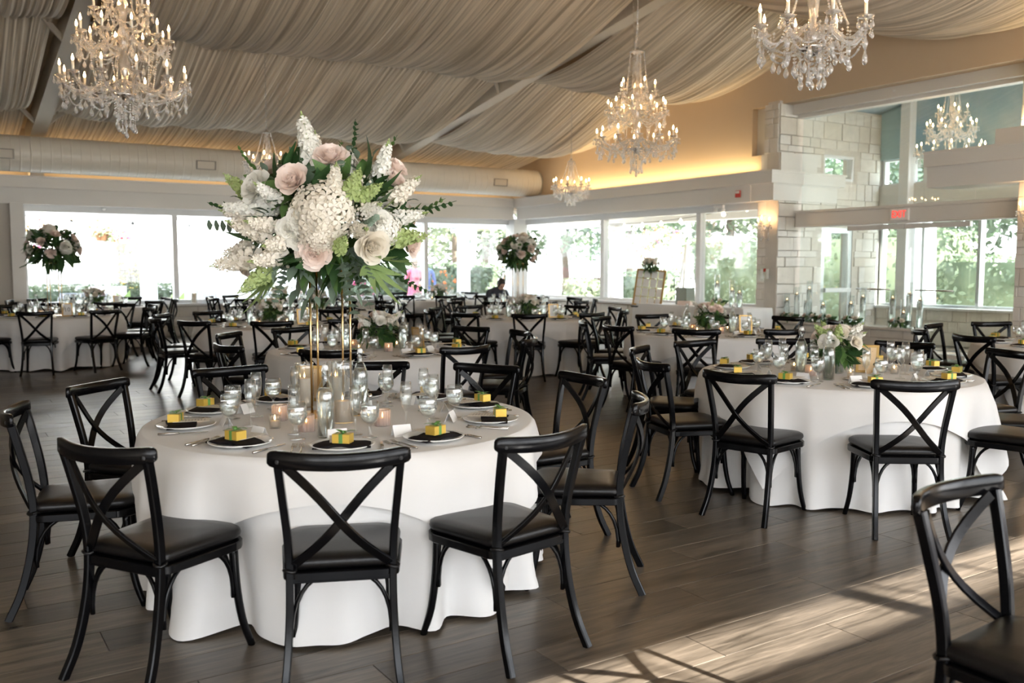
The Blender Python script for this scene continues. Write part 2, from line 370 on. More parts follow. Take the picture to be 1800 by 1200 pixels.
# ---- floor: boards laid along x; the 300 largest are parts, the rest one mass
fl = struct('floor', MB().box(-6, 17.0, -2.6, 20.4, -.06, -.012).mesh('floor_base', M_mortar, False))
fx, fy = Vector((.544, .839)), Vector((.839, -.544))
BD = []
for row in range(int(2.4 / PW), int(25.4 / PW) + 1):
    y0 = row * PW - 5.0; off = (row * .381966) % 1.0
    k = math.floor((-6 + 12) / PL + off)
    while True:
        x0 = (k - off) * PL - 12.0
        if x0 > 17: break
        cx, cy_ = x0 + PL / 2, y0 + PW / 2
        dep = cx * fx.x + cy_ * fx.y; lat = cx * fy.x + cy_ * fy.y
        vis = dep > 1.9 and abs(lat) < dep * .62 + .5
        BD.append((dep if vis else 99 + dep, max(x0, -6), min(x0 + PL, 17), y0)); k += 1
BD.sort(); rest = MB(); bmesh_cache = {}
for i, (d, xa, xb, y0) in enumerate(BD):
    if xb - xa < .02: continue
    if i < 300:
        key = round(xb - xa, 3)
        if key not in bmesh_cache: bmesh_cache[key] = MB().rbox(0.0012, key - .0012, .001, PW - .001, -.012, 0, .0016).mesh('plank', M_plank, False)
        O('plank', bmesh_cache[key], fl, (xa, y0, 0))
    else: rest.box(xa + .0008, xb - .0008, y0 + .0007, y0 + PW - .0007, -.012, 0)
O('plank', rest.mesh('plank_rest', M_plank, False), fl, kind='stuff')

# ---- stone facing: random ashlar courses on a rectangle; each stone a part
def stones(parent, org, du, nrm, length, height, seed, name='stone', hs=(.10, .15, .20, .26), ls=(.18, .55), t=.018, hole=None):
    """org lower corner, du along the wall, nrm out of it; stones stand proud by t"""
    R = random.Random(seed); du = Vector(du); nrm = Vector(nrm); z = 0
    while z < height - .02:
        h = min(R.choice(hs), height - z)
        if height - z - h < .07: h = height - z
        u = -R.uniform(0, .25)
        while u < length - .01:
            l = R.uniform(*ls); a, b = max(u, 0), min(u + l, length); u += l
            if length - b < .08: b = length; u = length + 1
            if b - a < .03: continue
            if hole and any(b > q[0] and a < q[1] and z + h > q[2] and z < q[3] for q in hole): continue
            pr = t + R.uniform(-.008, .012); c = .008; g = .004
            def P(x, d, y): return tuple(Vector(org) + du * x + nrm * d + Vector((0, 0, 1)) * y)
            x0, x1, y0, y1 = a + g, b - g, z + g, z + h - g
            vs = [P(x0, 0, y0), P(x1, 0, y0), P(x1, 0, y1), P(x0, 0, y1), P(x0, pr - c, y0), P(x1, pr - c, y0), P(x1, pr - c, y1), P(x0, pr - c, y1),
                  P(x0 + c, pr, y0 + c), P(x1 - c, pr, y0 + c), P(x1 - c, pr + R.uniform(-.004, .004), y1 - c), P(x0 + c, pr, y1 - c)]
            fs = [(8, 9, 10, 11)] + [(q + i, q + (i + 1) % 4, q + 4 + (i + 1) % 4, q + 4 + i) for q in (0, 4) for i in range(4)]
            O(name, MB().add(vs, fs).mesh('stone', M_stone, False), parent)
        z += h
# ---- north wall (window wall facing the camera)
wn = struct('wall_north', MB().box(-6, 1.7, 20.02, 20.5, 0, 2.72).box(1.7, 13.7, 20.16, 20.5, 0, .66).box(-6, 13.65, 20.62, 20.8, 2.9, 4.32).mesh('wall_north', M_grey, False))
O('cove_wall_panel', MB().box(-6, 13.4, 20.59, 20.615, 3.2, 4.25).mesh('cove_wall', M_tan, False), wn)
stones(wn, (1.72, 20.16, .02), (1, 0, 0), (0, -1, 0), 11.5, .62, 3, 'brick', hs=(.2, .21), ls=(.36, .46), t=.02)
struct('trim_1', MB().rbox(1.62, 13.5, 20.08, 20.3, .66, .715, .008).mesh('north_sill', M_whitetrim, False))
struct('trim_2', MB().rbox(1.5, 1.73, 19.93, 20.3, 0, 2.72, .006).mesh('north_post', M_trim, False))
# cornice: a lower fascia and a deeper upper tier with small mouldings, north run
def cornice(mb, ax, a0, a1, face, back, sgn):
    """sgn: direction from the face into the wall"""
    def bx(f, b, z0, z1):
        p, q = sorted((face + sgn * f, face + sgn * b))
        if ax == 'x': mb.box(a0, a1, p, q, z0, z1)
        else: mb.box(p, q, a0, a1, z0, z1)
    bx(.10, back, 2.70, 2.985); bx(.085, back, 2.985, 3.005); bx(.0, back, 3.005, 3.20); bx(-.02, back, 3.20, 3.235)
    return mb
struct('trim_3', cornice(MB(), 'x', -6, 13.0, 19.87, .75, 1).mesh('north_cornice', M_trim, False))
def window(name, axis, a0, a1, plane, z0, z1, mull, w=.05, d=.07, fm=None, mullw=.05):
    """frame with mullions and one glass pane per light; axis along the wall"""
    fm = fm or M_whitetrim
    def bx(mb, a, b, z, y, dd=d):
        return mb.box(a, b, plane - dd, plane + dd, z, y) if axis == 'x' else mb.box(plane - dd, plane + dd, a, b, z, y)
    f = MB(); bx(f, a0, a1, z0, z0 + w); bx(f, a0, a1, z1 - w, z1); bx(f, a0, a0 + w, z0 + w, z1 - w); bx(f, a1 - w, a1, z0 + w, z1 - w)
    o = struct(name, f.mesh(name, fm, False)); ed = [a0 + w] + list(mull) + [a1 - w]
    for m_ in mull: O('mullion', bx(MB(), m_ - mullw, m_ + mullw, z0 + w, z1 - w, d * 1.1).mesh('mullion', fm, False), o)
    for i in range(len(ed) - 1):
        O('pane', bx(MB(), ed[i] + (mullw if i else 0), ed[i + 1] - (mullw if i < len(ed) - 2 else 0), z0 + w, z1 - w, .004).mesh('pane', M_pane, False), o)
    return o
window('window_1', 'x', 1.72, 13.28, 20.34, .715, 2.70, (4.6, 7.6, 10.6), w=.07)
struct('trim_4', MB().box(1.72, 13.3, 20.22, 20.45, 2.575, 2.705).mesh('north_window_head', M_whitetrim, False))
# ---- east wall: sill wall and window north of the stone pillar, gable above, opening to the vestibule
def gable_poly(y0, y1, z0, n=8): # (y, z) outline under the roof
    ys = [y0] + ([10.4] if y0 < 10.4 < y1 else []) + [y1]
    return [(y0, z0), (y1, z0)] + [(y, deckz(y) + .02) for y in ys[::-1]]
we = MB().box(13.3, 13.6, 11.95, 20.5, 0, .66)
for y0, y1, z0 in ((12.2, 20.75, 3.0), (11.45, 12.2, 4.45), (7.15, 11.45, 4.45), (-2.6, 7.15, 3.0)):
    we.prism(gable_poly(y0, y1, z0), 13.32, 13.62)
we.box(13.32, 13.62, 11.45, 12.2, 3.0, 3.57).box(13.32, 13.6, -2.6, 6.65, 0, 3.0)
weo = struct('wall_east', we.mesh('wall_east', M_tan, False))
stones(weo, (13.3, 11.97, .02), (0, 1, 0), (-1, 0, 0), 8.1, .62, 5, 'stone', hs=(.2, .21), ls=(.36, .5), t=.02)
struct('trim_5', MB().rbox(13.18, 13.5, 11.95, 20.2, .66, .715, .008).mesh('east_sill', M_whitetrim, False))
window('window_2', 'y', 11.95, 20.2, 13.48, .715, 2.70, (13.67, 16.81), w=.06, mullw=.06)
struct('trim_6', MB().box(13.36, 13.60, 11.95, 20.2, 2.575, 2.705).mesh('east_window_head', M_whitetrim, False))
struct('trim_7', MB().rbox(13.0, 13.4, 19.95, 20.35, .7, 2.72, .01).mesh('corner_post', M_whitetrim, False))
c2 = cornice(MB(), 'y', 11.95, 19.87, 12.93, .7, 1)
c2.box(13.05, 14.84, 11.42, 11.95, 2.70, 2.985).box(12.93, 15.0, 11.36, 11.95, 3.005, 3.235).box(13.03, 14.9, 11.40, 11.95, 2.985, 3.005).box(12.91, 15.02, 11.34, 11.95, 3.2, 3.238)
struct('trim_8', c2.mesh('east_cornice', M_trim, False))
struct('trim_9', MB().box(13.25, 14.25, 11.43, 11.9, 3.235, 3.57).mesh('cornice_block', M_trim, False))
c3 = cornice(MB(), 'y', -2.5, 8.40, 12.93, .7, 1); c3.box(13.1, 13.6, -2.5, 7.4, 3.235, 3.47)
struct('trim_10', c3.mesh('east_cornice_south', M_trim, False))
# stone pillars either side of the opening
pl = struct('pillar_1', MB().box(13.27, 13.81, 11.48, 11.97, 0, 2.70).box(13.22, 14.0, 11.48, 11.80, 3.57, 4.45).mesh('pillar', M_mortar, False))
O('niche_back', MB().box(13.46, 13.62, 11.8, 12.2, 3.57, 4.45).mesh('niche_back', M_trim, False), pl)
stones(pl, (13.27, 11.97, 0), (0, -1, 0), (-1, 0, 0), .49, 2.70, 11, ls=(.16, .36))
stones(pl, (13.22, 11.80, 3.57), (0, -1, 0), (-1, 0, 0), .32, .88, 12, ls=(.12, .25), t=.015)
pr = struct('pillar_2', MB().box(13.27, 13.81, 6.6, 7.12, 0, 4.45).mesh('pillar', M_mortar, False))
stones(pr, (13.27, 7.12, 0), (0, -1, 0), (-1, 0, 0), .52, 2.70, 13, ls=(.2, .4))
stones(pr, (13.27, 7.12, 3.24), (0, -1, 0), (-1, 0, 0), .52, 1.2, 15, ls=(.2, .4))
# vestibule beyond the frameless glass
vn = struct('wall_vestibule_north', MB().box(13.24, 14.5, 11.48, 11.75, 0, 4.5).box(15.42, 16.4, 11.48, 11.75, 0, 4.5).box(14.5, 15.42, 11.48, 11.75, 2.24, 3.14).box(14.5, 15.42, 11.48, 11.75, 3.62, 4.5).mesh('vestibule_wall', M_mortar, False))
stones(vn, (13.24, 11.48, 0), (1, 0, 0), (0, -1, 0), 2.95, 4.45, 17, t=.016, hole=[(1.26, 2.2, 0, 2.24), (1.26, 2.2, 3.14, 3.62)], hs=(.12, .18, .25, .32))
window('window_3', 'x', 14.5, 15.42, 11.56, 3.14, 3.62, (), w=.05)
dv = window('door_1', 'x', 14.5, 15.42, 11.56, .02, 2.24, (), w=.10, fm=M_alu)
O('push_bar', MB().box(14.58, 15.34, 11.42, 11.47, 1.0, 1.08).mesh('push_bar', M_whitetrim, False), dv)
ve = struct('wall_vestibule_east', MB().box(16.22, 16.5, 5, 11.5, 0, .67).box(16.22, 16.5, 5, 11.5, 2.62, 3.10).mesh('vestibule_low_wall', M_trim, False))
O('mural_panel', MB().box(16.22, 16.5, 10.8, 11.5, 3.6, 5.9).mesh('teal_panel', M_teal, False), ve)
O('mural_panel', MB().box(16.22, 16.5, 4.8, 10.8, 3.6, 5.9).mesh('mural_panel', M_mural, False), ve)
stones(ve, (16.22, 11.45, 0), (0, -1, 0), (-1, 0, 0), 6.4, .67, 19, t=.03, hs=(.16, .2, .26))
O('coping', MB().rbox(16.12, 16.5, 5, 11.45, .67, .72, .006).mesh('coping', M_whitetrim, False), ve)
struct('trim_11', MB().rbox(16.02, 16.32, 10.72, 10.92, .72, 5.0, .006).mesh('vestibule_post', M_excol, False))
window('window_4', 'y', 5.2, 11.45, 16.34, .72, 2.66, (7.6, 9.4, 10.52), w=.05, fm=M_alu, mullw=.03)
window('window_5', 'y', 5.2, 11.45, 16.34, 3.08, 3.62, (7.6, 9.4, 10.1, 10.52), w=.05, mullw=.04)
struct('wall_vestibule_south', MB().box(13.6, 16.5, 4.8, 5.0, 0, .3).box(13.6, 16.5, 4.8, 5.0, 3.9, 6).mesh('vestibule_south', M_trim, False))
struct('ceiling_vestibule', MB().add([(13.4, 11.7, 4.46), (16.5, 11.7, 4.46), (16.5, 8.6, 5.3), (13.4, 8.6, 5.3), (16.5, 4.8, 5.3), (13.4, 4.8, 5.3)], [(0, 3, 2, 1), (3, 5, 4, 2)]).mesh('vestibule_ceiling', M_mural, False))
# header with the exit sign, frameless panes and doors at x = 13.8
struct('trim_12', MB().rbox(13.66, 13.94, 7.12, 11.42, 2.245, 2.47, .01).rbox(13.64, 13.96, 7.12, 11.42, 2.47, 2.52, .01).rbox(13.65, 13.95, 7.12, 11.42, 2.22, 2.25, .006).mesh('glass_header', M_trim, False))
struct('trim_13', MB().box(13.70, 13.90, 7.15, 11.45, 4.21, 4.27).box(13.58, 13.98, 7.15, 11.46, 4.27, 4.9).mesh('glass_head_track', M_trim, False))
wg = struct('window_6', MB().box(13.74, 13.86, 7.15, 11.42, 0, .02).mesh('glass_floor_track', M_alu, False))
for a, b in ((7.16, 8.06), (8.075, 9.2), (9.215, 10.32), (10.335, 11.4)):
    O('pane', MB().box(13.794, 13.806, a, b, 2.52, 4.22).mesh('pane', M_pane2, False), wg)
for a, b in ((7.16, 8.10), (10.37, 11.40)):
    O('pane', MB().box(13.794, 13.806, a, b, .02, 2.23).mesh('pane', M_pane2, False), wg)
for i, (a, b) in enumerate(((8.115, 9.235), (9.25, 10.355))):
    d_ = struct('door_%d' % (i + 2), MB().rbox(13.76, 13.84, a, b, 2.125, 2.205, .005).box(13.77, 13.83, a, b, .02, .09).mesh('door_rails', M_trim, False))
    O('pane', MB().box(13.794, 13.806, a, b, .09, 2.13).mesh('pane', M_pane2, False), d_)
    O('pull_bar', MB().tube([(13.72, a + .2, 1.11), (13.72, b - .25, 1.11)], .014).tube([(13.72, a + .28, 1.11), (13.8, a + .28, 1.11)], .008).tube([(13.72, b - .33, 1.11), (13.8, b - .33, 1.11)], .008).mesh('pull_bar', M_steel), d_)
# stone ledge before the doors
lg = struct('wall_ledge', MB().box(13.34, 13.66, 8.66, 11.42, 0, .46).mesh('ledge_core', M_mortar, False))
stones(lg, (13.34, 11.42, 0), (0, -1, 0), (-1, 0, 0), 2.76, .46, 23, hs=(.14, .17, .15), ls=(.3, .7))
O('coping', MB().rbox(13.27, 13.70, 8.62, 11.45, .46, .50, .006).mesh('ledge_coping', M_stone, False), lg)
# ---- south and west, behind the camera
ws = MB().box(-6, 13.4, -2.7, -2.5, 0, .7).box(-6, 13.4, -2.7, -2.5, 2.56, 3.205).prism([(-6, 3.575), (13.4, 3.575), (13.4, 3.95), (-6, 3.95)], -2.7, -2.5, 'y')
for x in (-6, -3.2, -.2, 2.8, 5.8, 8.8, 11.8): ws.box(x, x + .25, -2.7, -2.5, .7, 2.56)
for x in (-6, -3, -.4, 1.16, 1.9, 2.85, 4.9, 8, 11): ws.box(x, x + .09, -2.7, -2.5, 3.20, 3.58)
struct('wall_south', ws.mesh('wall_south', M_grey, False))
struct('wall_west', MB().prism([(-2.6, 0), (20.6, 0), (20.6, 4.4), (10.4, 5.9), (-2.6, 3.9)], -6.2, -6.0).mesh('wall_west', M_grey, False))
# ---- roof deck, rafters, purlins and draped voile
ce = struct('ceiling', MB().prism([(-2.7, deckz(-2.7)), (10.4, 5.84), (20.8, deckz(20.8)), (20.8, deckz(20.8) + .2), (10.4, 6.04), (-2.7, deckz(-2.7) + .2)], -6.2, 16.6).mesh('roof_deck', M_deck, False))
for x in (-5.4, 2.0, 9.44):
    def rz_(y, d): return deckz(y) - d
    mb = MB().prism([(-2.5, rz_(-2.5, .40)), (10.4, 5.44), (20.55, rz_(20.55, .40)), (20.55, deckz(20.55)), (10.4, 5.84), (-2.5, deckz(-2.5))], x - .13, x + .13)
    mb.box(x - .12, x + .12, 20.0, 20.56, 3.23, 4.1)
    O('rafter', mb.mesh('rafter', M_rafter, False), ce)
    for y in (18.55, 14.5):
        O('brace', MB().tube([(x + .5, y, deckz(y) - .1), (x + .1, y + .35, deckz(y) - .42)], 1, sec=(.045, .02)).mesh('brace', M_rafter, False), ce)
        O('brace', MB().tube([(x - .5, y, deckz(y) - .1), (x - .1, y + .35, deckz(y) - .42)], 1, sec=(.045, .02)).mesh('brace', M_rafter, False), ce)
SEAM = [10.4, 14.5, 18.6, 20.58]
SEAMS = [(10.4, 14.5, .50), (14.5, 18.6, .47), (18.6, 20.55, .06), (10.4, 6.3, .46), (6.3, 2.2, .42), (2.2, -2.4, .42)]
def drape(xa, xb, ya, yb, sag, seed, nx, nt):
    R = np.random.default_rng(seed)
    X = np.linspace(xa, xb, nx)[:, None]; Tt = np.linspace(0, 1, nt)[None, :]
    up = deckz(ya) - .20; lo = deckz(yb) - .20
    # bigger gathers, small pleats and slow changes of the sag across the bay
    big = sum(R.uniform(.5, 1) * np.sin(X * R.uniform(2.5, 5.5) * 2 + R.uniform(0, 6.3) + Tt * R.uniform(-.9, .9)) for _ in range(4)) / 3
    ph = X * 2 * pi / .098 + .9 * np.sin(X * 1.7 + seed) + 1.3 * np.sin(X * 3.1 + 2 * seed) + .5 * np.sin(Tt * 3 + X * 2)
    ph2 = X * 2 * pi / .052 + 2.2 * np.sin(X * 2.3 + seed * 1.3)
    ple = (1 - np.abs(np.sin(ph / 2))) * .75 + .25 * np.sin(ph2) * (.6 + .4 * np.sin(X * 9))
    e = np.clip(np.minimum(X - xa, xb - X) / 1.3, 0, 1); ed = .62 + .38 * np.sin(e * pi / 2)
    prof = np.sin(pi * Tt ** 1.25) ** .9
    Z = up + (lo - up) * Tt - sag * prof * ed * (1 + .10 * np.sin(X * .9 + seed)) 
    amp = .022 + .046 * np.sin(pi * Tt) if sag > .1 else .022
    Z = Z - amp * ple * 1.25 - .085 * big * np.sin(pi * Tt) * (1 if sag > .1 else .2)
    Y = ya + (yb - ya) * (Tt + .045 * np.sin(pi * Tt ** 1.25) * (sag > .1)) + 0 * X
    XX = X + .035 * big * np.sin(pi * Tt) + 0 * Tt
    v = np.stack([XX, Y, Z], -1).reshape(-1, 3)
    i = np.arange(nx - 1)[:, None] * nt + np.arange(nt - 1)[None, :]
    f = np.stack([i, i + nt, i + nt + 1, i + 1], -1).reshape(-1, 4)
    if yb > ya: f = f[:, ::-1]
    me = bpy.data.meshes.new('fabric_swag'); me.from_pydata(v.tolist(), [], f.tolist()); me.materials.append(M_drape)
    me.polygons.foreach_set('use_smooth', [True] * len(me.polygons)); me.update(); return me
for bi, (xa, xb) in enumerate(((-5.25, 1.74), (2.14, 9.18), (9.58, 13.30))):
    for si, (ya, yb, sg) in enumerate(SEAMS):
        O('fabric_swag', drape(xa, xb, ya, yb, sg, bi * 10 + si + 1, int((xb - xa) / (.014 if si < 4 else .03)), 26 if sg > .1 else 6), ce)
# ---- warm cove lighting behind the cornice (hidden strips that shine up the wall)
def strip(loc, sx_, sy_, e, rot):
    L = bpy.data.lights.new('cove_strip', 'AREA'); L.shape = 'RECTANGLE'; L.size = sx_; L.size_y = sy_; L.energy = e; L.color = (1, .74, .38)
    o = bpy.data.objects.new('cove_strip', L); COL.objects.link(o); o.location = loc; o.rotation_euler = rot
strip((4, 20.05, 3.30), 18, .08, 10, (radians(95), 0, 0))
strip((13.18, 15.2, 3.27), .12, 6.4, 11, (radians(180), 0, 0))
strip((13.2, 4.2, 3.5), .12, 6.0, 12, (radians(180), 0, 0))
# ================================================================= CROSS-BACK CHAIR (origin on the floor under the seat, facing +Y)
def chair_parts():
    P = []
    # cushion: rounded trapezoid pillow
    def outline(s, n=9):
        pts = []
        for (cx, cy_, r, a0) in ((.135, .125, .085, 0), (-.135, .125, .085, 90), (-.15, -.165, .045, 180), (.15, -.165, .045, 270)):
            for k in range(n):
                a = radians(a0 + 90 * k / (n - 1)); pts.append(((cx + r * cos(a)) * s, (cy_ + r * sin(a)) * s))
        return pts
    def pillow(levels):
        mb = MB(); rings = [[(x, y, z) for (x, y) in outline(s)] for s, z in levels]; n = len(rings[0])
        v = [p for r in rings for p in r] + [(0, -.02, levels[0][1]), (0, -.02, levels[-1][1] + .004)]
        f = [(i * n + k, i * n + (k + 1) % n, (i + 1) * n + (k + 1) % n, (i + 1) * n + k) for i in range(len(rings) - 1) for k in range(n)]
        m = len(rings) * n
        f += [(m, (k + 1) % n, k) for k in range(n)] + [(m + 1, (len(rings) - 1) * n + k, (len(rings) - 1) * n + (k + 1) % n) for k in range(n)]
        return mb.add(v, f)
    P.append(SP('cushion', pillow([(.93, .452), (1.0, .462), (1.015, .474), (1.0, .487), (.94, .496), (.7, .501), (.3, .503)]).mesh('cushion', M_leather)))
    fr = [(x * .985, y * .985) for x, y in outline(1.0, 5)]
    mb = MB(); pts = [(x, y, .430) for x, y in fr] + [(fr[0][0], fr[0][1], .430)]
    mb.tube(pts, 1, sec=(.017, .012), cap=False)
    mb.add([(x, y, .448) for x, y in fr], [tuple(range(len(fr)))])
    P.append(SP('seat_frame', mb.mesh('seat_frame', M_chair, True, 40)))
    for s in (-1, 1):
        rear = crv([(s * .205, -.315, 0), (s * .190, -.262, .12), (s * .180, -.222, .28), (s * .178, -.205, .44), (s * .183, -.215, .58), (s * .196, -.245, .73), (s * .206, -.272, .845)], 4)
        P.append(SP('leg', MB().tube(rear, 1, sec=(.0135, .0165, (1, 0, 0))).mesh('rear_leg', M_chair, True, 40)))
        front = crv([(s * .205, .225, 0), (s * .192, .188, .12), (s * .183, .168, .27), (s * .180, .160, .425)], 4)
        P.append(SP('leg', MB().tube(front, [.0145 + .0035 * i / 12 for i in range(13)], 8).mesh('front_leg', M_chair)))
        # bentwood braces under the seat: along the side (two), and across front and back
        for (a, c, d) in (((s * .181, .152, .25), (s * .181, .11, .425), (s * .178, .02, .425)), ((s * .181, -.200, .25), (s * .181, -.16, .425), (s * .178, -.07, .425)),
                          ((s * .172, .160, .25), (s * .135, .160, .425), (s * .06, .165, .425)), ((s * .170, -.205, .25), (s * .135, -.20, .425), (s * .06, -.195, .425))):
            b1 = Vector(a) + (Vector(c) - Vector(a)) * Vector((.15, .15, .7)); b2 = Vector(d) + (Vector(c) - Vector(d)) * .6
            pts = [Vector(a) - Vector((0, 0, .035))] + bez(a, b1, b2, d, 7)
            P.append(SP('brace', MB().tube(pts, .0085, 6).mesh('brace', M_chair)))
        # cushion tie around the rear post
        P.append(SP('cushion_tie', MB().tube([(s * .178 + .021 * cos(t), -.205 + .023 * sin(t), .455 + .004 * sin(2 * t)) for t in [i * pi / 5 for i in range(11)]], .006, 5, False).tube([(s * .178, -.18, .455), (s * .14, -.15, .458)], .006, 5).mesh('cushion_tie', M_leather)))
        # cross slat, bent back between the posts
        sl = [Vector((s * (-.168 + .350 * t), -.212 - .055 * t - .062 * sin(pi * t) + s * .004, .47 + .365 * t)) for t in [i / 10 for i in range(11)]]
        for i, p in enumerate(sl): p.x += s * .028 * sin(pi * 2 * (i / 10)) * .35
        P.append(SP('cross_slat', MB().tube(sl, 1, sec=(.0165, .0055, (1, 0, 0))).mesh('cross_slat', M_chair, True, 40)))
    pts = []; xs = [-.240, -.237, -.229, -.215] + [-.19 + .38 * i / 12 for i in range(13)] + [.215, .229, .237, .240]
    for x in xs:
        pts.append((x, -.328 + .066 * (x / .240) ** 2, .855 + .010 * (x / .238) ** 2))
    sc = [.38, .66, .88, .98] + [1] * 13 + [.98, .88, .66, .38]
    P.append(SP('top_rail', MB().tube(pts, sc, sec=(.029, .012, (0, 0, 1))).mesh('top_rail', M_chair, True, 50), kids=[
        SP('rivet', MB().lathe([(0, .006), (.007, .004), (.009, 0)], 8).mesh('rivet', M_black), mtx=Matrix.Translation((s * .205, -.278 - .012, .855)) @ Matrix.Rotation(radians(90), 4, 'X')) for s in (-1, 1)]))
    P.append(SP('stretcher', MB().tube([(-.172, -.205, .418), (.172, -.205, .418)], 1, sec=(.011, .012, (0, 0, 1))).mesh('stretcher', M_chair, True, 40)))
    return P
CHAIR = chair_parts()

# ================================================================= ROUND TABLE, CLOTHS
TR, TH = .93, .745
TABLE = [SP('tabletop', MB().lathe([(0, .715), (TR - .01, .715), (TR, .725), (TR, .735), (TR - .01, TH - .002), (0, TH - .002)], 48).mesh('tabletop', M_white, True, 40))] + \
        [SP('leg', MB().tube([(.5 * cos(a), .5 * sin(a), .715), (.58 * cos(a), .58 * sin(a), 0)], .014, 8).mesh('table_leg', M_steel)) for a in (.6, 2.2, 3.8, 5.3)]
def foldfn(seed, ks):
    R = random.Random(seed); C = [(k, R.uniform(0, 6.3), R.uniform(.5, 1)) for k in ks]
    tot = sum(c[2] for c in C)
    return lambda a: sum(w * sin(k * a + p) for k, p, w in C) / tot * 1.6
def cloth_mesh(seed, n=264):
    f = foldfn(seed, (8, 11, 14, 18)); g = foldfn(seed + 50, (21, 26, 31)); h = foldfn(seed + 90, (2, 3, 5))
    zs = [(0, TH + .004), (.5, TH + .004), (.9, TH + .004)]
    vs = [(0, 0, TH + .004)]; fs = []; rows = []
    prof = [(.45, TH + .004, 0), (.80, TH + .004, 0), (TR - .008, TH + .004, 0), (TR + .004, TH + .0, .01), (TR + .009, TH - .012, .03)] + [(TR + .012, TH - d, d / TH) for d in (.05, .10, .17, .25, .34, .43, .52, .60, .67, .715, .735)]
    for (r, z, t) in prof:
        row = []
        for k in range(n):
            a = 2 * pi * k / n; d = f(a) * .070 * t ** .75 + g(a) * .022 * t - .02 * t
            kick = .028 * max(0, t - .82) / .18 * max(0, f(a))       # hem kicks out where it meets the floor
            rr = r + d + .012 * t + kick
            zz = z if t < .9 else max(.004, z + (.012 + .012 * h(a) - .010 * f(a)))
            row.append((rr * cos(a), rr * sin(a), zz))
        vs += row
    for k in range(n): fs.append((0, 1 + k, 1 + (k + 1) % n))
    for i in range(len(prof) - 1):
        for k in range(n):
            fs.append((1 + i * n + k, 1 + (i + 1) * n + k, 1 + (i + 1) * n + (k + 1) % n, 1 + i * n + (k + 1) % n))
    return MB().add(vs, fs).mesh('tablecloth', M_cloth)
def overlay_mesh(seed, side=2.20, n=288, m=15):
    """square topper: flat over the top, hanging by what is left of the square"""
    fb = foldfn(seed, (8, 11, 14, 18)); gb = foldfn(seed + 50, (21, 26, 31)); f = foldfn(seed + 7, (6, 9, 14)); vs = [(0, 0, TH + .010)]; fs = []
    prof = [.5, .85, TR - .006]
    for r in prof: vs += [(r * cos(2 * pi * k / n), r * sin(2 * pi * k / n), TH + .010) for k in range(n)]
    for j in range(m):
        s = j / (m - 1)
        for k in range(n):
            a = 2 * pi * k / n; q = (a + pi / 4) % (pi / 2) - pi / 4
            ln = side / 2 / cos(q); dr = max(ln - TR, .10); d = dr * s; t = d / TH
            base = fb(a) * .070 * t ** .75 + gb(a) * .022 * t - .02 * t
            cor = max(0, 1 - abs(abs(q) - pi / 4) / .35)             # near a corner the cloth makes a soft cone
            own = (.5 + .5 * f(a)) * .055 * (t ** .7) + .05 * cor * t
            rr = TR + .014 + .018 * min(1, t * 6) + max(base, .4 * base) + max(0, own) + .010 * t
            if s == 0: rr = TR + .004
            z = TH + .010 - d - (.006 if s else 0)
            vs.append((rr * cos(a), rr * sin(a), max(z, .03)))
    rows = len(prof) + m
    for k in range(n): fs.append((0, 1 + k, 1 + (k + 1) % n))
    for i in range(rows - 1):
        for k in range(n): fs.append((1 + i * n + k, 1 + (i + 1) * n + k, 1 + (i + 1) * n + (k + 1) % n, 1 + i * n + (k + 1) % n))
    return MB().add(vs, fs).mesh('cloth_overlay', M_overlay)
CL = [cloth_mesh(s) for s in (3, 14, 27)]; OV = [overlay_mesh(s) for s in (3, 14, 27)]
ZT = TH + .011       # top of the laid cloth

# ================================================================= TABLEWARE
PLATE = MB().lathe([(0, .006), (.075, .006), (.085, .009), (.128, .019), (.134, .021), (.136, .019), (.128, .014), (.085, .002), (.06, 0), (0, 0)], 32).mesh('dinner_plate', M_plate)
def napkin_mesh(seed):
    """folded napkin laid across the plate with its end hanging toward the guest"""
    R = random.Random(seed); mb = MB(); nx, ny = 10, 12
    def top(x, y):
        u = x / .075; v = y / .115
        return .024 + .008 * (1 - u * u) + .004 * sin(5 * v + seed) * (.3 + abs(u)) - .012 * max(0, abs(v) - .75) * 4
    V = [(x + .006 * sin(y * 30 + seed), y, top(x, y) + R.uniform(-.0012, .0012)) for y in np.linspace(-.118, .118, ny + 1) for x in np.linspace(-.062, .062, nx + 1)]
    B = [(x, y, max(.012, z - .012)) for x, y, z in V]; N_ = len(V); w = nx + 1
    F = [(j * w + i, j * w + i + 1, (j + 1) * w + i + 1, (j + 1) * w + i) for j in range(ny) for i in range(nx)]
    F += [tuple(N_ + q for q in f[::-1]) for f in F]
    bd = [i for i in range(nx)] ; loop = list(range(w)) + [j * w + nx for j in range(1, ny + 1)] + [ny * w + i for i in range(nx - 1, -1, -1)] + [j * w for j in range(ny - 1, 0, -1)]
    F += [(loop[(i + 1) % len(loop)], loop[i], N_ + loop[i], N_ + loop[(i + 1) % len(loop)]) for i in range(len(loop))]
    return mb.add(V + B, F).mesh('napkin', M_napkin, True, 50)
NAPK = [napkin_mesh(s) for s in (1, 2, 3)]
NAPK_CROSS = [m for m in NAPK]
MENU = MB().box(-.045, .045, -.07, .09, .0345, .0352).mesh('menu_card', M_paper, False)
MENU_LINES = MB()
for i in range(9): MENU_LINES.box(-.028 + .004 * (i % 3), .028 - .005 * (i % 2), .07 - .014 * i - .002, .07 - .014 * i, .03521, .0353)
MENU_LINES = MENU_LINES.mesh('menu_print', mat('grey_print', (.25, .24, .22), .8), False)
GIFT = MB().rbox(-.037, .037, -.026, .026, 0, .038, .0015).mesh('gift_box', M_goldbox, False)
_r = MB().box(-.008, .008, -.0268, .0268, -.0002, .0388)
RIBBON = _r.mesh('ribbon_band', M_ribbon, False)
_b = MB()
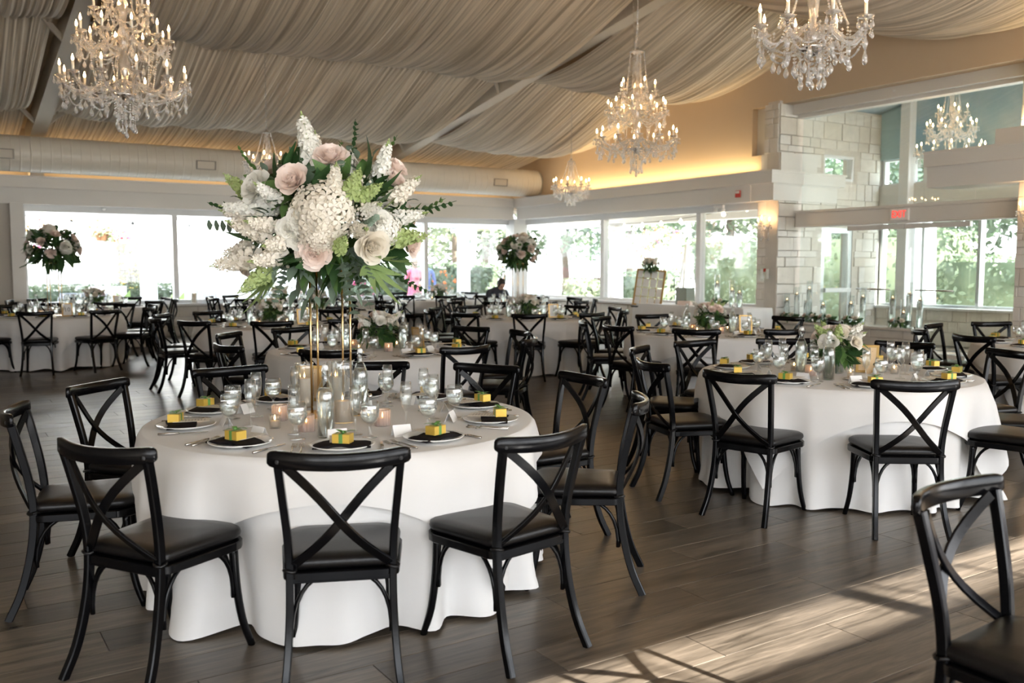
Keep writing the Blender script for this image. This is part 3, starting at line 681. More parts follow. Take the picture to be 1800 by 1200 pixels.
def leafpatch(mb, base, d, ln, wd, droop=.4, n=5, cup=.15, up=(0, 0, 1)):
    """a bent pointed blade from base along d"""
    d = Vector(d).normalized(); up = Vector(up); sdv = d.cross(up)
    sdv = sdv.normalized() if sdv.length > 1e-4 else Vector((1, 0, 0)); nn = sdv.cross(d)
    vs = []
    for i in range(n + 1):
        t = i / n; w = wd * sin(pi * min(.985, t ** .75 * .96 + .03)); c = Vector(base) + d * ln * t - nn * 0 - up * (droop * ln * t * t)
        vs += [c - sdv * w + nn * cup * w, c, c + sdv * w + nn * cup * w]
    fs = [(i * 3 + k, i * 3 + k + 1, i * 3 + k + 4, i * 3 + k + 3) for i in range(n) for k in (0, 1)]
    mb.add(vs, fs)
for a, l in ((.3, .055), (2.6, .05), (4.4, .04), (1.5, .032), (5.5, .03)): leafpatch(_b, (0, 0, .038), (cos(a), sin(a), .55), l * 1.25, .011, .35, 4)
_b.ball((0, 0, .043), .008)
BOW = _b.mesh('ribbon_bow', M_ribbon)
def cutlery(kind):
    mb = MB()
    if kind == 'knife':
        mb.tube([(0, -.11, .004), (0, -.02, .004)], [.0055, .0045], 6); mb.add([(-.007, -.02, .003), (.007, -.02, .003), (.007, .09, .003), (-.003, .105, .003), (-.007, .08, .003), (-.007, -.02, .005), (.007, -.02, .0045), (.007, .09, .0045), (-.003, .105, .0045), (-.007, .08, .005)], [(0, 4, 3, 2, 1), (5, 6, 7, 8, 9), (0, 1, 6, 5), (1, 2, 7, 6), (2, 3, 8, 7), (3, 4, 9, 8), (4, 0, 5, 9)])
    else:
        mb.tube([(0, -.10, .003), (0, -.05, .004), (0, .02, .008), (0, .035, .006)], [.0055, .004, .003, .004], 6); mb.box(-.011, .011, .034, .05, .003, .0052)
        for i in range(4): mb.tube([(-.009 + .006 * i, .05, .004), (-.009 + .006 * i, .075, .006), (-.009 + .006 * i, .095, .010)], .0014, 4)
    return mb.mesh(kind, M_steel)
KNIFE, FORK = cutlery('knife'), cutlery('fork')
_ob = [(0, 0), (.034, 0), (.034, .002), (.012, .006), (.006, .014), (.006, .050), (.012, .058), (.030, .072), (.041, .094), (.0435, .115), (.041, .140), (.037, .162)]
_ib = [(.0355, .162), (.0395, .140), (.042, .115), (.0395, .095), (.029, .0745), (.010, .062), (0, .061)]
GOBLET = MB().lathe(_ob + _ib, 24).mesh('goblet', M_glass)
WATER = MB().lathe([(0, .0615), (.010, .0625), (.0285, .075), (.039, .095), (.0415, .115), (.0398, .135), (0, .135)], 24).mesh('water_fill', M_water)
FLUTE = MB().lathe([(0, 0), (.032, 0), (.032, .002), (.008, .007), (.0042, .02), (.0042, .075), (.008, .083), (.021, .11), (.027, .15), (.0265, .19), (.0235, .222), (.022, .222), (.025, .19), (.0255, .15), (.0195, .112), (.006, .088), (0, .087)], 20).mesh('flute', M_glass)
CARD = MB().add([(-.042, -.024, 0), (.042, -.024, 0), (.042, 0, .05), (-.042, 0, .05), (.042, .024, 0), (-.042, .024, 0), (-.042, -.0225, 0), (.042, -.0225, 0), (.042, 0, .048), (-.042, 0, .048), (.042, .0225, 0), (-.042, .0225, 0)],
                [(0, 1, 2, 3), (3, 2, 4, 5), (6, 9, 8, 7), (9, 11, 10, 8), (0, 3, 9, 6), (3, 5, 11, 9), (1, 7, 8, 2), (2, 8, 10, 4)]).mesh('place_card', M_white, False)
GIFT_P = [SP('ribbon', RIBBON), SP('bow', BOW)]
GOB_P = [SP('water', WATER)]
# bottle of water with swing stopper
BOTTLE = MB().lathe([(0, 0), (.036, 0), (.040, .004), (.040, .185), (.036, .205), (.022, .238), (.0155, .255), (.0145, .29), (.017, .292), (.017, .302), (.0135, .304), (.011, .30), (.012, .255), (.019, .238), (.033, .204), (.037, .185), (.037, .008), (0, .008)], 24).mesh('bottle', M_glass2)
BWATER = MB().lathe([(0, .009), (.0365, .009), (.0365, .185), (.0325, .203), (.026, .218), (0, .218)], 24).mesh('bottle_water', M_water)
STOPPER = MB().lathe([(0, .296), (.012, .296), (.0145, .306), (.012, .318), (0, .320)], 14).mesh('stopper', M_plate)
BAIL = MB().tube([(-.0175, 0, .27), (-.021, 0, .295), (-.014, 0, .322), (0, 0, .326), (.014, 0, .322), (.021, 0, .295), (.0175, 0, .27)], .0015, 5).tube([(.0165 * cos(a), .0165 * sin(a), .27) for a in [i * pi / 6 for i in range(13)]], .0015, 5, False).mesh('wire_bail', M_steel)
BOT_P = [SP('water', BWATER), SP('stopper', STOPPER), SP('wire_bail', BAIL)]
FLAME = MB().lathe([(0, 0), (.0035, .004), (.0045, .009), (.003, .016), (0, .026)], 8).mesh('flame', M_flame)
def candle_jar(r, h, cr, ch, ribs=0, glass=None):
    fn = (lambda rr, a, z: rr + (.0012 * cos(ribs * a) if rr > r * .96 else 0)) if ribs else None
    g = MB().lathe([(0, 0), (r, 0), (r, .003)] + [(r + (.0008 if i % 2 else 0) * bool(ribs), .003 + (h - .006) * i / 8) for i in range(1, 9)] + [(r - .002, h), (r - .0035, h - .004), (r - .0035, .006), (0, .006)], max(24, ribs * 4), fn=fn).mesh('candle_glass', glass or M_glass)
    c = MB().lathe([(0, .007), (cr, .007), (cr, .007 + ch - .002), (cr - .003, .007 + ch), (0, .007 + ch - .002)], 18).tube([(0, 0, .007 + ch - .003), (0, 0, .007 + ch + .006)], .0008, 4).mesh('candle', M_wax)
    return g, [SP('candle', c, kids=[SP('flame', FLAME, (0, 0, .009 + ch))])]
PINKV = candle_jar(.037, .078, .030, .03, 16, M_pinkglass)
CLEARV = candle_jar(.026, .062, .021, .028, 12)
HURR = candle_jar(.052, .30, .038, .10)
HURR2 = candle_jar(.048, .24, .036, .15)
SHAKER = MB().lathe([(0, 0), (.016, 0), (.017, .004), (.013, .045), (.012, .062)], 10).mesh('shaker_body', M_glass2)
SHAK_S = MB().lathe([(0, .002), (.0145, .004), (.0118, .044), (0, .044)], 10).mesh('salt', M_white)
SHAK_C = MB().lathe([(.0125, .062), (.0135, .064), (.0125, .075), (.006, .082), (0, .083)], 10).mesh('shaker_cap', M_chrome)
# framed table number: leaning easel frame; seen from behind it shows a plain backing
def textmesh(txt, size, mt, ext=.0006, align='CENTER'):
    c = bpy.data.curves.new('lettering', 'FONT'); c.body = txt; c.size = size; c.extrude = ext; c.align_x = align; c.align_y = 'CENTER'; c.resolution_u = 3
    o = bpy.data.objects.new('lettering', c); COL.objects.link(o); dg = bpy.context.evaluated_depsgraph_get()
    me = bpy.data.meshes.new_from_object(o.evaluated_get(dg)); bpy.data.objects.remove(o); me.materials.clear(); me.materials.append(mt); return me
FR = MB()
for (a, b, c, d) in ((-.075, .075, -.10, -.083), (-.075, .075, .083, .10), (-.075, -.058, -.083, .083), (.058, .075, -.083, .083)): FR.rbox(a, b, -.006, .008, c + .10, d + .10, .002)
FRAME = FR.mesh('picture_frame', M_frame, False)
FR_BACK = MB().box(-.058, .058, -.003, .003, .017, .183).mesh('backing_card', M_mat3, False)
FR_FACE = MB().box(-.058, .058, .0031, .0045, .017, .183).mesh('number_card', M_white, False)
FR_LEG = MB().prism([(.0, .15), (-.07, 0), (-.066, 0), (.004, .15)], -.018, .018).mesh('easel_leg', M_mat3, False)
FR_PEGS = MB().ball((-.03, -.004, .155), .002).ball((.03, -.004, .155), .002).ball((-.03, -.004, .045), .002).tube([(-.012, -.005, .11), (.014, -.007, .105)], .0016, 4).mesh('frame_pegs', M_black)
DISH = MB().lathe([(0, .004), (.055, .004), (.075, .012), (.077, .011), (.056, 0), (0, 0)], 24).mesh('butter_dish', M_plate)
BUTTER = MB().lathe([(0, .004), (.035, .005), (.03, .018), (.015, .022), (0, .022)], 14, fn=lambda r, a, z: r * (1 + .12 * sin(3 * a))).mesh('butter', M_butter)
# ================================================================= FLOWERS (unit size about 1, +Z out of the bloom)
def rose_mesh(mt, seed, n=36, open_=1.0):
    R = random.Random(seed); mb = MB()
    for i in range(n):
        t = i / (n - 1); a = i * 2.399963 + R.uniform(-.2, .2)
        r0 = .06 + .50 * t; h = .86 - .62 * t * open_; tilt = radians(-14 + 84 * t ** 1.35 * open_); wd = .34 + .62 * t; ln = .58 + .38 * t
        M_ = Matrix.Rotation(a, 4, 'Z') @ Matrix.Translation((r0 * .62, 0, h * .5 - .42)) @ Matrix.Rotation(tilt, 4, 'Y')
        V = []
        for j in range(5):
            v = j / 4
            for k in range(5):
                u = (k - 2) / 2; w = wd * (.45 + .55 * sin(pi * min(1, v * .62 + .12)))
                x = -.16 * (u * u) * wd * 1.6 + .10 * max(0, v - .7) * 3 * (t) * (1 - .3 * abs(u)); y = u * w * .62; z = v * ln - .07 * u * u * v
                V.append((x, y, z + R.uniform(-.012, .012)))
        F = [(j * 5 + k, j * 5 + k + 1, j * 5 + k + 6, j * 5 + k + 5) for j in range(4) for k in range(4)]
        mb.add([tuple(M_ @ Vector(p)) for p in V], F)
    mb.ball((0, 0, -.15), .33, 0)
    return mb.mesh('rose', mt)
def hydrangea_mesh(mt, seed, n=170):
    R = random.Random(seed); mb = MB()
    mb.ball((0, 0, 0), .66, 1)
    for i in range(n):
        z = 1 - 1.75 * (i + .5) / n; ph = i * 2.399963; q = sqrt(max(0, 1 - z * z)); d = Vector((q * cos(ph), q * sin(ph), z)); s = R.uniform(.13, .18)
        M_ = frame_z(d + Vector((R.uniform(-.3, .3), R.uniform(-.3, .3), R.uniform(-.3, .3))), d * R.uniform(.80, 1.02), R.uniform(0, 3), s * 1.15)
        for k in range(4):
            b = k * pi / 2; V = [(0, 0, 0), (.62 * cos(b - .62), .62 * sin(b - .62), .26), (1.12 * cos(b - .42), 1.12 * sin(b - .42), .14), (1.16 * cos(b), 1.16 * sin(b), -.02), (1.12 * cos(b + .42), 1.12 * sin(b + .42), .14), (.62 * cos(b + .62), .62 * sin(b + .62), .26), (.75 * cos(b), .75 * sin(b), .06)]
            mb.add([tuple(M_ @ Vector(p)) for p in V], [(0, 1, 6), (1, 2, 6), (2, 3, 6), (3, 4, 6), (4, 5, 6), (5, 0, 6)])
    return mb.mesh('hydrangea', mt)
def stock_mesh(mt, seed, n=30):
    """flower spike of height 1 with open florets below and buds at the tip (one mesh of florets)"""
    R = random.Random(seed); mb = MB()
    for i in range(n):
        t = i / n; z = .12 + .72 * t; a = i * 2.4; r = .13 * (1 - .55 * t); s = .165 * (1 - .55 * t) * R.uniform(.85, 1.1); d = Vector((cos(a), sin(a), .35))
        M_ = frame_z(d, (r * cos(a), r * sin(a), z), R.uniform(0, 3), s)
        for k in range(5):
            b = k * 2 * pi / 5; w = R.uniform(.9, 1.15); V = [(0, 0, 0), (.6 * cos(b - .55), .6 * sin(b - .55), .42), (1.1 * w * cos(b - .34), 1.1 * w * sin(b - .34), .40), (1.2 * w * cos(b), 1.2 * w * sin(b), .20), (1.1 * w * cos(b + .34), 1.1 * w * sin(b + .34), .40), (.6 * cos(b + .55), .6 * sin(b + .55), .42), (.75 * cos(b), .75 * sin(b), .30)]
            mb.add([tuple(M_ @ Vector(p)) for p in V], [(0, 1, 6), (1, 2, 6), (2, 3, 6), (3, 4, 6), (4, 5, 6), (5, 0, 6)])
    return mb.mesh('stock_florets', mt)
def spike_stem(seed):
    R = random.Random(seed); mb = MB().tube([(0, 0, -.35), (.01, 0, .4), (0, .01, .98)], [.018, .014, .006], 5)
    for i in range(12):
        t = i / 12; a = i * 2.4; mb.ball((.045 * (1 - t) * cos(a) + .008, .045 * (1 - t) * sin(a), .80 + .2 * t), .030 * (1 - .6 * t), 0)
    return mb.mesh('stem', M_greenp)
def leaf_mesh(mt, wd=.26, droop=.25, n=6):
    mb = MB(); leafpatch(mb, (0, 0, 0), (0, 0, 1), 1, wd, 0, n, .22, (0, -1, 0))
    mb.v = [(x, y + droop * z * z, z) for x, y, z in mb.v]; mb.tube([(0, 0, -.12), (0, 0, .02)], .012, 4); return mb.mesh('leaf', mt)
def palm_leaf(mt, k=7):
    """hand shaped leaf: blades fanning from one point"""
    mb = MB()
    for i in range(k):
        a = radians(-62 + 124 * i / (k - 1)); ln = 1 - .35 * abs(a); leafpatch(mb, (0, 0, 0), (sin(a), .05, cos(a)), ln, .085, 0, 6, .2, (0, -1, 0))
    mb.v = [(x, y + .22 * (x * x + z * z), z) for x, y, z in mb.v]; mb.tube([(0, 0, -.35), (0, 0, .02)], .013, 4); return mb.mesh('palm_leaf', mt)
def sprig_mesh(mt, seed, n=9, wd=.09, ln=.26):
    """twig with paired leaves, length 1"""
    R = random.Random(seed); mb = MB().tube([(0, 0, 0), (.03, .02, .5), (0, .10, 1)], [.012, .009, .004], 4)
    for i in range(n):
        t = .12 + .85 * i / n
        for s in (-1, 1): leafpatch(mb, (.03 * sin(pi * t), .10 * t * t, t), (s * .8, R.uniform(-.4, .5), .65), ln * (1 - .45 * t) * R.uniform(.8, 1.1), wd * (1 - .4 * t), .15, 4, .2)
    return mb.mesh('sprig', mt)
ROSE = {c: [rose_mesh(m, s, open_=o_) for s, o_ in ((1, 1.0), (2, .8))] for c, m in (('blush', M_blush), ('cream', M_cream), ('white', M_whitep))}
HYD = [hydrangea_mesh(M_whitep, 4), hydrangea_mesh(M_cream, 5)]
STOCK = [stock_mesh(M_whitep, 1), stock_mesh(M_cream, 2)]; SSTEM = spike_stem(1)
GSTOCK = stock_mesh(M_greenp, 3, 22)
LEAF = {'dark': [leaf_mesh(M_leafd, .26, .25), leaf_mesh(M_leafd, .33, .4)], 'mid': [leaf_mesh(M_leafm, .22, .2), leaf_mesh(M_leafm, .3, .45)], 'pale': [leaf_mesh(M_leafp, .16, .3)], 'euc': [leaf_mesh(M_leafe, .36, .2)]}
PALM = [palm_leaf(M_leafm), palm_leaf(M_leafp, 5)]
SPRIG = [sprig_mesh(M_leafd, 1, 9, .05, .27), sprig_mesh(M_leafm, 2, 10, .045, .24), sprig_mesh(M_leafe, 3, 8, .13, .22)]
def foliage_ball(R_, n, seed, mts, size=(.07, .13), zsq=.8, inner=.35):
    """many small leaves filling the inside of an arrangement (stuff)"""
    R = random.Random(seed); out = []
    for mt in mts:
        mb = MB()
        for _ in range(n // len(mts)):
            d = Vector((R.gauss(0, 1), R.gauss(0, 1), R.gauss(0, 1))).normalized(); rr = R_ * (inner + (1 - inner) * R.random() ** .6)
            p = Vector((d.x * rr, d.y * rr, d.z * rr * zsq)); e = (d + Vector((R.uniform(-.9, .9), R.uniform(-.9, .9), R.uniform(-.9, .9))))
            l = R.uniform(*size); leafpatch(mb, p, e, l, l * .24, R.uniform(.1, .5), 4, .2)
        out.append(mb.mesh('foliage', mt))
    return out
def low_arrangement(seed, spread=.185):
    R = random.Random(seed); P = []
    P.append(SP('vase', MB().lathe([(0, 0), (.045, 0), (.05, .005), (.055, .11), (.053, .112), (.048, .01), (0, .008)], 18).mesh('vase', M_glass)))
    P.append(SP('water', MB().lathe([(0, .009), (.047, .009), (.050, .075), (0, .075)], 16).mesh('vase_water', M_water)))
    st = MB()
    for i in range(9):
        a = i * .7; st.tube([(.03 * cos(a), .03 * sin(a), .012), (.02 * cos(a + 2), .02 * sin(a + 2), .17)], .003, 4)
    P.append(SP('stems', st.mesh('stems', M_stem)))
    for me in foliage_ball(.15, 170, seed, (M_leafd, M_leafm), (.06, .11), .62): P.append(SP('foliage', me, (0, 0, .175), kind='stuff'))
    for i in range(11):
        a = i * 2.4 + R.uniform(-.2, .2); el = radians(R.choice((12, 30, 50, 75))); d = Vector((cos(a) * cos(el), sin(a) * cos(el), sin(el) * .9 + .1))
        c = ('blush', 'white', 'cream', 'blush', 'cream')[i % 5]; s = R.uniform(.042, .056)
        P.append(SP('rose', R.choice(ROSE[c]), mtx=frame_z(d, Vector((0, 0, .19)) + d * Vector((1, 1, .75)).length * 0 + Vector((d.x * spread * .85, d.y * spread * .85, d.z * .13)), a, s)))
    for i in range(6):
        a = i * 1.1 + R.uniform(0, .6); d = Vector((cos(a), sin(a), R.uniform(.5, 1.3))); s = R.uniform(.13, .18)
        M_ = frame_z(d, Vector((0, 0, .18)) + d.normalized() * .10, 0, s)
        P.append(SP('stock_spike', R.choice(STOCK + [GSTOCK]), mtx=M_, kids=[SP('stem', SSTEM)]))
    for i in range(12):
        a = i * .55; d = Vector((cos(a), sin(a), R.uniform(-.55, .25))); s = R.uniform(.10, .15)
        P.append(SP('leaf', R.choice(LEAF['dark'] + LEAF['mid']), mtx=frame_z(d, Vector((0, 0, .165)) + d.normalized() * .07, R.uniform(0, 6), s)))
    return P
LOW = [low_arrangement(s) for s in (11, 22)]
# camera-facing basis only used to read the real bouquet: rv to the right in the photo, fv away from the lens
RV, FV = Vector((.839, -.544, 0)), Vector((.544, .839, 0))
def hero_bouquet():
    """the big arrangement; local origin at its middle, (r, f, z) metres: right, away, up"""
    P = []; R = random.Random(5)
    def L3(r, f, z): return RV * r + FV * f + Vector((0, 0, z))
    def fl_(me, name, r, f, z, s, tilt=None, kids=()):
        p = L3(r, f, z); d = Vector(tilt) if tilt else p + L3(0, -.10, .02)
        P.append(SP(name, me, mtx=frame_z(d, p, R.uniform(0, 6), s), kids=kids))
    for me in foliage_ball(.38, 620, 9, (M_leafd, M_leafm, M_leafm), (.08, .14), .74, .30): P.append(SP('foliage', me, (0, 0, .03), kind='stuff'))
    for me in foliage_ball(.44, 150, 10, (M_leafe,), (.06, .11), .9, .6): P.append(SP('foliage', me, kind='stuff'))
    hy, wr_, br, cr_ = HYD, ROSE['white'], ROSE['blush'], ROSE['cream']
    fl_(hy[1], 'hydrangea', .045, -.36, .035, .150); fl_(hy[1], 'hydrangea', .03, -.38, -.06, .10)
    fl_(hy[0], 'hydrangea', .07, -.10, .27, .105); fl_(hy[0], 'hydrangea', -.27, -.18, .10, .10); fl_(hy[0], 'hydrangea', .30, -.22, -.03, .09)
    fl_(hy[0], 'hydrangea', -.10, .25, .12, .12); fl_(hy[0], 'hydrangea', .2, .28, .1, .11)
    for r, f, z, s in ((-.09, -.36, .185, .062), (.06, -.22, .31, .060), (.015, -.40, -.145, .060), (.34, -.10, .21, .050), (.35, -.06, .27, .045), (-.38, -.20, .02, .045), (-.26, -.10, .27, .05), (-.40, -.10, -.19, .05), (.42, -.10, -.10, .05)): fl_(R.choice(br), 'rose', r, f, z, s * 1.25)
    for r, f, z, s in ((-.285, -.27, .165, .060), (.265, -.34, -.115, .062), (-.05, -.42, .0, .045), (-.10, -.41, -.035, .042), (-.06, -.40, -.08, .045), (.3, -.28, .0, .04), (.34, -.24, -.05, .042)): fl_(R.choice(wr_ + cr_), 'rose', r, f, z, s * 1.3)
    for r, f, z in ((.1, .36, -.02), (-.25, .3, .0), (.3, .25, -.1), (-.05, .38, -.15), (-.38, .15, .1), (.38, .18, .05), (0, .2, .34)): fl_(R.choice(br + wr_), 'rose', r, f, z, .055)
    def spike(r, f, z, d, s, me=None): P.append(SP('stock_spike', me or R.choice(STOCK), mtx=frame_z(L3(*d), L3(r, f, z), 0, s), kids=[SP('stem', SSTEM)]))
    spike(-.03, -.18, .27, (-.22, 0, 1), .27); spike(-.02, -.14, .25, (-.05, 0, 1), .20); spike(.27, -.12, .20, (.28, -.1, 1), .22)
    spike(-.22, -.30, -.06, (-.7, -.5, .25), .22); spike(-.16, -.34, -.16, (-.4, -.6, -.1), .20); spike(-.27, -.28, -.16, (-.9, -.3, -.2), .24); spike(-.28, -.22, .02, (-1, -.2, .2), .2)
    spike(.12, -.38, -.13, (.3, -.7, .3), .16, GSTOCK); spike(-.34, -.1, .12, (-.9, 0, .75), .2, GSTOCK); spike(.34, -.18, .10, (.8, 0, .7), .2); spike(.32, -.2, -.08, (1, -.2, .1), .22, GSTOCK)
    for r, f, z, d in ((-.30, -.24, .06, (-1, -.4, .1)), (-.33, -.16, -.10, (-1, -.2, -.35)), (-.20, -.34, -.02, (-.5, -.8, .1)), (.24, -.32, .04, (.5, -.7, .2)), (.36, -.16, .02, (1, -.2, .2)), (.10, -.36, .15, (.2, -.7, .6)), (-.18, -.30, .10, (-.4, -.7, .4)), (-.14, -.38, -.10, (-.3, -.9, -.1)), (.20, -.34, -.04, (.4, -.8, .0))): spike(r, f, z, d, .17)
    spike(-.22, -.28, -.22, (-.6, -.4, -.5), .2, GSTOCK); spike(.16, -.33, .12, (.35, -.6, .5), .2, GSTOCK); spike(.2, -.3, .1, (.7, -.5, .4), .18, GSTOCK)
    def lf(me, r, f, z, d, s, roll=0., name='leaf'): P.append(SP(name, me, mtx=frame_z(L3(*d), L3(r, f, z), roll, s)))
    D, Mi = LEAF['dark'], LEAF['mid']
    for r, f, z, d, s in ((-.10, -.2, .17, (-.15, -.1, 1), .22), (-.13, -.2, .15, (-.28, 0, 1), .22), (-.16, -.2, .14, (-.5, 0, .9), .2), (-.06, -.2, .15, (.05, -.2, 1), .2), (-.2, -.28, -.05, (-.9, -.2, -.2), .22), (-.22, -.25, -.1, (-.8, -.3, -.5), .2),
                          (.0, -.34, .17, (.5, -.4, .2), .13), (.05, -.33, .19, (.7, -.4, .1), .13), (.02, -.32, .14, (.2, -.6, .4), .12), (.22, -.30, .08, (.8, -.3, .1), .17), (.2, -.2, .2, (.5, 0, .9), .2), (.24, -.2, .15, (.9, -.1, .3), .18),
                          (-.02, -.38, -.14, (-.6, -.4, -.5), .13), (-.06, -.36, -.14, (-.8, -.3, -.6), .16), (-.1, -.34, -.15, (-.9, -.3, -.5), .16), (.03, -.36, -.16, (.7, -.3, -.5), .12)):
        lf(R.choice(D), r, f, z, d, s, R.uniform(-.5, .5))
    for i in range(36):
        a = R.uniform(0, 6.28); el = R.uniform(-.9, 1.1); el = max(el, -.45); d = Vector((cos(a) * cos(el), sin(a) * cos(el), sin(el))); P.append(SP('leaf', R.choice(D + Mi), mtx=frame_z(d + Vector((0, 0, -.05)), d * .30, R.uniform(0, 6), R.uniform(.13, .20))))
    for r, f, z, d, s in ((.26, -.30, -.20, (.35, -.25, -.75), .26), (.27, -.28, -.16, (.9, -.15, -.35), .24), (-.22, -.24, -.26, (-.85, -.2, -.75), .24), (-.24, -.24, -.26, (-.35, -.3, -1), .22)): lf(PALM[1], r, f, z, d, s, 0, 'palm_leaf')
    for r, f, z, d, s in ((-.08, -.34, -.15, (-.7, -.3, -.8), .17), (.17, -.28, -.16, (.8, -.2, -.7), .18)): lf(PALM[0], r, f, z, d, s, 0, 'palm_leaf')
    for r, f, z, d, s, k in ((.30, -.15, .03, (1, 0, .12), .36, 0), (.30, -.12, .0, (1, 0, .3), .32, 1), (.12, -.1, .25, (.25, 0, 1), .26, 0), (.2, -.1, .2, (.7, 0, .8), .28, 1), (-.3, -.1, .05, (-1, 0, .1), .28, 0), (-.28, -.1, .0, (-1, -.1, -.1), .3, 2), (-.28, -.05, .2, (-.8, 0, .8), .24, 1),
                             (.12, -.32, -.16, (.15, -.1, -1), .30, 2), (.16, -.3, -.15, (.3, -.1, -1), .28, 2), (.14, -.28, -.1, (.5, -.4, -.8), .25, 2), (-.15, -.26, -.18, (-.2, 0, -1), .22, 2), (.28, -.2, -.2, (.9, 0, -.6), .28, 0), (.06, -.2, .2, (.35, 0, 1), .2, 1), (.18, -.36, -.05, (.6, -.5, .2), .2, 2)): lf(SPRIG[k], r, f, z, d, s, R.uniform(-.4, .4), 'sprig')
    # tiny yellow and cream filler blossom
    mb = MB()
    for i in range(90):
        c = L3(.20 + R.gauss(0, .045), -.30 + R.gauss(0, .04), .12 + R.gauss(0, .045)); mb.ball(c, R.uniform(.006, .011), 0)
    for i in range(60):
        c = L3(-.25 + R.gauss(0, .07), -.28 + R.gauss(0, .04), -.12 + R.gauss(0, .06)); mb.ball(c, R.uniform(.006, .010), 0)
    P.append(SP('filler_blossom', mb.mesh('filler_blossom', M_cream), kind='stuff'))
    return P
HERO = hero_bouquet()
def tall_bouquet(seed):
    R = random.Random(seed); P = []
    for me in foliage_ball(.36, 420, seed, (M_leafd, M_leafd, M_leafm), (.09, .17), .72, .3): P.append(SP('foliage', me, kind='stuff'))
    for i in range(5):
        a = i * 2.4 + .5; el = radians((20, 60, 5, 35, -5)[i]); d = Vector((cos(a) * cos(el), sin(a) * cos(el), sin(el))); P.append(SP('hydrangea', R.choice(HYD), mtx=frame_z(d, d * .30, 0, R.uniform(.09, .115))))
    for i in range(20):
        z = 1 - 1.5 * (i + .5) / 20; a = i * 2.4; q = sqrt(max(0, 1 - z * z)); d = Vector((q * cos(a), q * sin(a), z)); P.append(SP('rose', R.choice(ROSE[R.choice(('blush', 'blush', 'white', 'cream'))]), mtx=frame_z(d, Vector((d.x * .36, d.y * .36, d.z * .28)), a, R.uniform(.065, .08))))
    for i in range(26):
        a = i * 2.4; d = Vector((cos(a), sin(a), R.uniform(-.9, .8))); P.append(SP('leaf', R.choice(LEAF['dark']), mtx=frame_z(d, d.normalized() * .26, R.uniform(0, 6), R.uniform(.14, .2))))
    for i in range(9):
        a = i * 2.4; d = Vector((cos(a), sin(a), R.uniform(-.8, .8))); P.append(SP('sprig', SPRIG[i % 2], mtx=frame_z(d, d.normalized() * .3, 0, R.uniform(.2, .3))))
    return P
TALL = [tall_bouquet(31), tall_bouquet(42)]
def stand_parts(a, h):
    """four gold rods between a base plate and a top plate"""
    P = [SP('base_plate', MB().rbox(-a * .75, a * .75, -a * .75, a * .75, 0, .006, .001).mesh('base_plate', M_gold, False)), SP('top_plate', MB().rbox(-a * .6, a * .6, -a * .6, a * .6, h - .006, h, .001).mesh('top_plate', M_gold, False))]
    for sx_, sy_ in ((1, 1), (1, -1), (-1, 1), (-1, -1)): P.append(SP('rod', MB().tube([(sx_ * a / 2, sy_ * a / 2, .004), (sx_ * a / 2, sy_ * a / 2, h - .004)], .0055, 8).mesh('rod', M_gold)))
    return P
# ================================================================= TABLES, CHAIRS, PLACE SETTINGS
TABS = [  # name, centre, chair bearings (deg), level of detail, phrase, centrepiece, overlay corner bearing
    ('T1', (1.73, 4.20), (-113, -148, -81, 167, 132, -40, -3, 29, 60, 96), 3, 'front table under the large bouquet', 'hero', -72),
    ('T2', (5.39, 4.11), (-126, -165, 164, 123, 89, 55, 16, -20, -50, -80), 3, 'front table before the glass doors', 'low', -75),
    ('T3', (3.42, 7.55), (-128, -85, 101, 22, -10, -47, 136, -168, 62), 3, 'table just behind the bouquet table', 'low', -80),
    ('T4', (7.53, 7.47), tuple(3.5 + 36 * k for k in range(10)), 3, 'table below the seating chart', 'low', -100),
    ('T9', (9.35, 4.35), tuple(26 + 36 * k for k in range(10)), 2, 'table by the stone pillar', 'low', -90),
    ('T6', (3.76, 11.48), tuple(36 * k for k in range(10)), 2, 'round table beside table ten', 'low', -60),
    ('T7', (7.40, 11.03), tuple(22 + 36 * k for k in range(10)), 2, 'mid-hall table before the seated man', 'low', -75),
    ('T5', (1.71, 15.40), tuple(1 + 36 * k for k in range(10)), 2, 'tall-bouquet table numbered ten', 'tall', -100),
    ('T10', (5.60, 14.70), tuple(12 + 36 * k for k in range(10)), 1, 'table seen between the gold rods', 'low', -70),
    ('T12', (9.47, 14.40), tuple(4 + 36 * k for k in range(10)), 1, 'tall-bouquet table in the far corner', 'tall', -80),
    ('T8', (2.70, 18.42), tuple(18 + 36 * k for k in range(10)), 1, 'window table behind table ten', 'low', -90),
    ('T13', (6.20, 18.35), tuple(9 + 36 * k for k in range(10)), 1, 'window table beyond the gold rods', 'low', -60),
    ('T11', (9.80, 18.15), tuple(31 + 36 * k for k in range(10)), 1, 'window table near the woman in pink', 'low', -90),
]
HW = ['twelve', 'one', 'two', 'three', 'four', 'five', 'six', 'seven', 'eight', 'nine', 'ten', 'eleven']
def clock(th, c, used):
    """where a seat is round its table, six being nearest the lens"""
    away = atan2(c[1], c[0]); cw = math.degrees(away) - th            # clockwise from the far side
    h = int(round((cw % 360) / 15)) % 24
    while h in used: h = (h + 1) % 24
    used.add(h)
    return (HW[h // 2] + " o'clock") if h % 2 == 0 else 'half past ' + HW[h // 2]
Rj = random.Random(99)
SETN = {3: 10, 2: 10, 1: 10}
def rot(x, y, a): return (x * cos(a) - y * sin(a), x * sin(a) + y * cos(a))
BLOCK = {}   # hero table: spots kept free of glasses
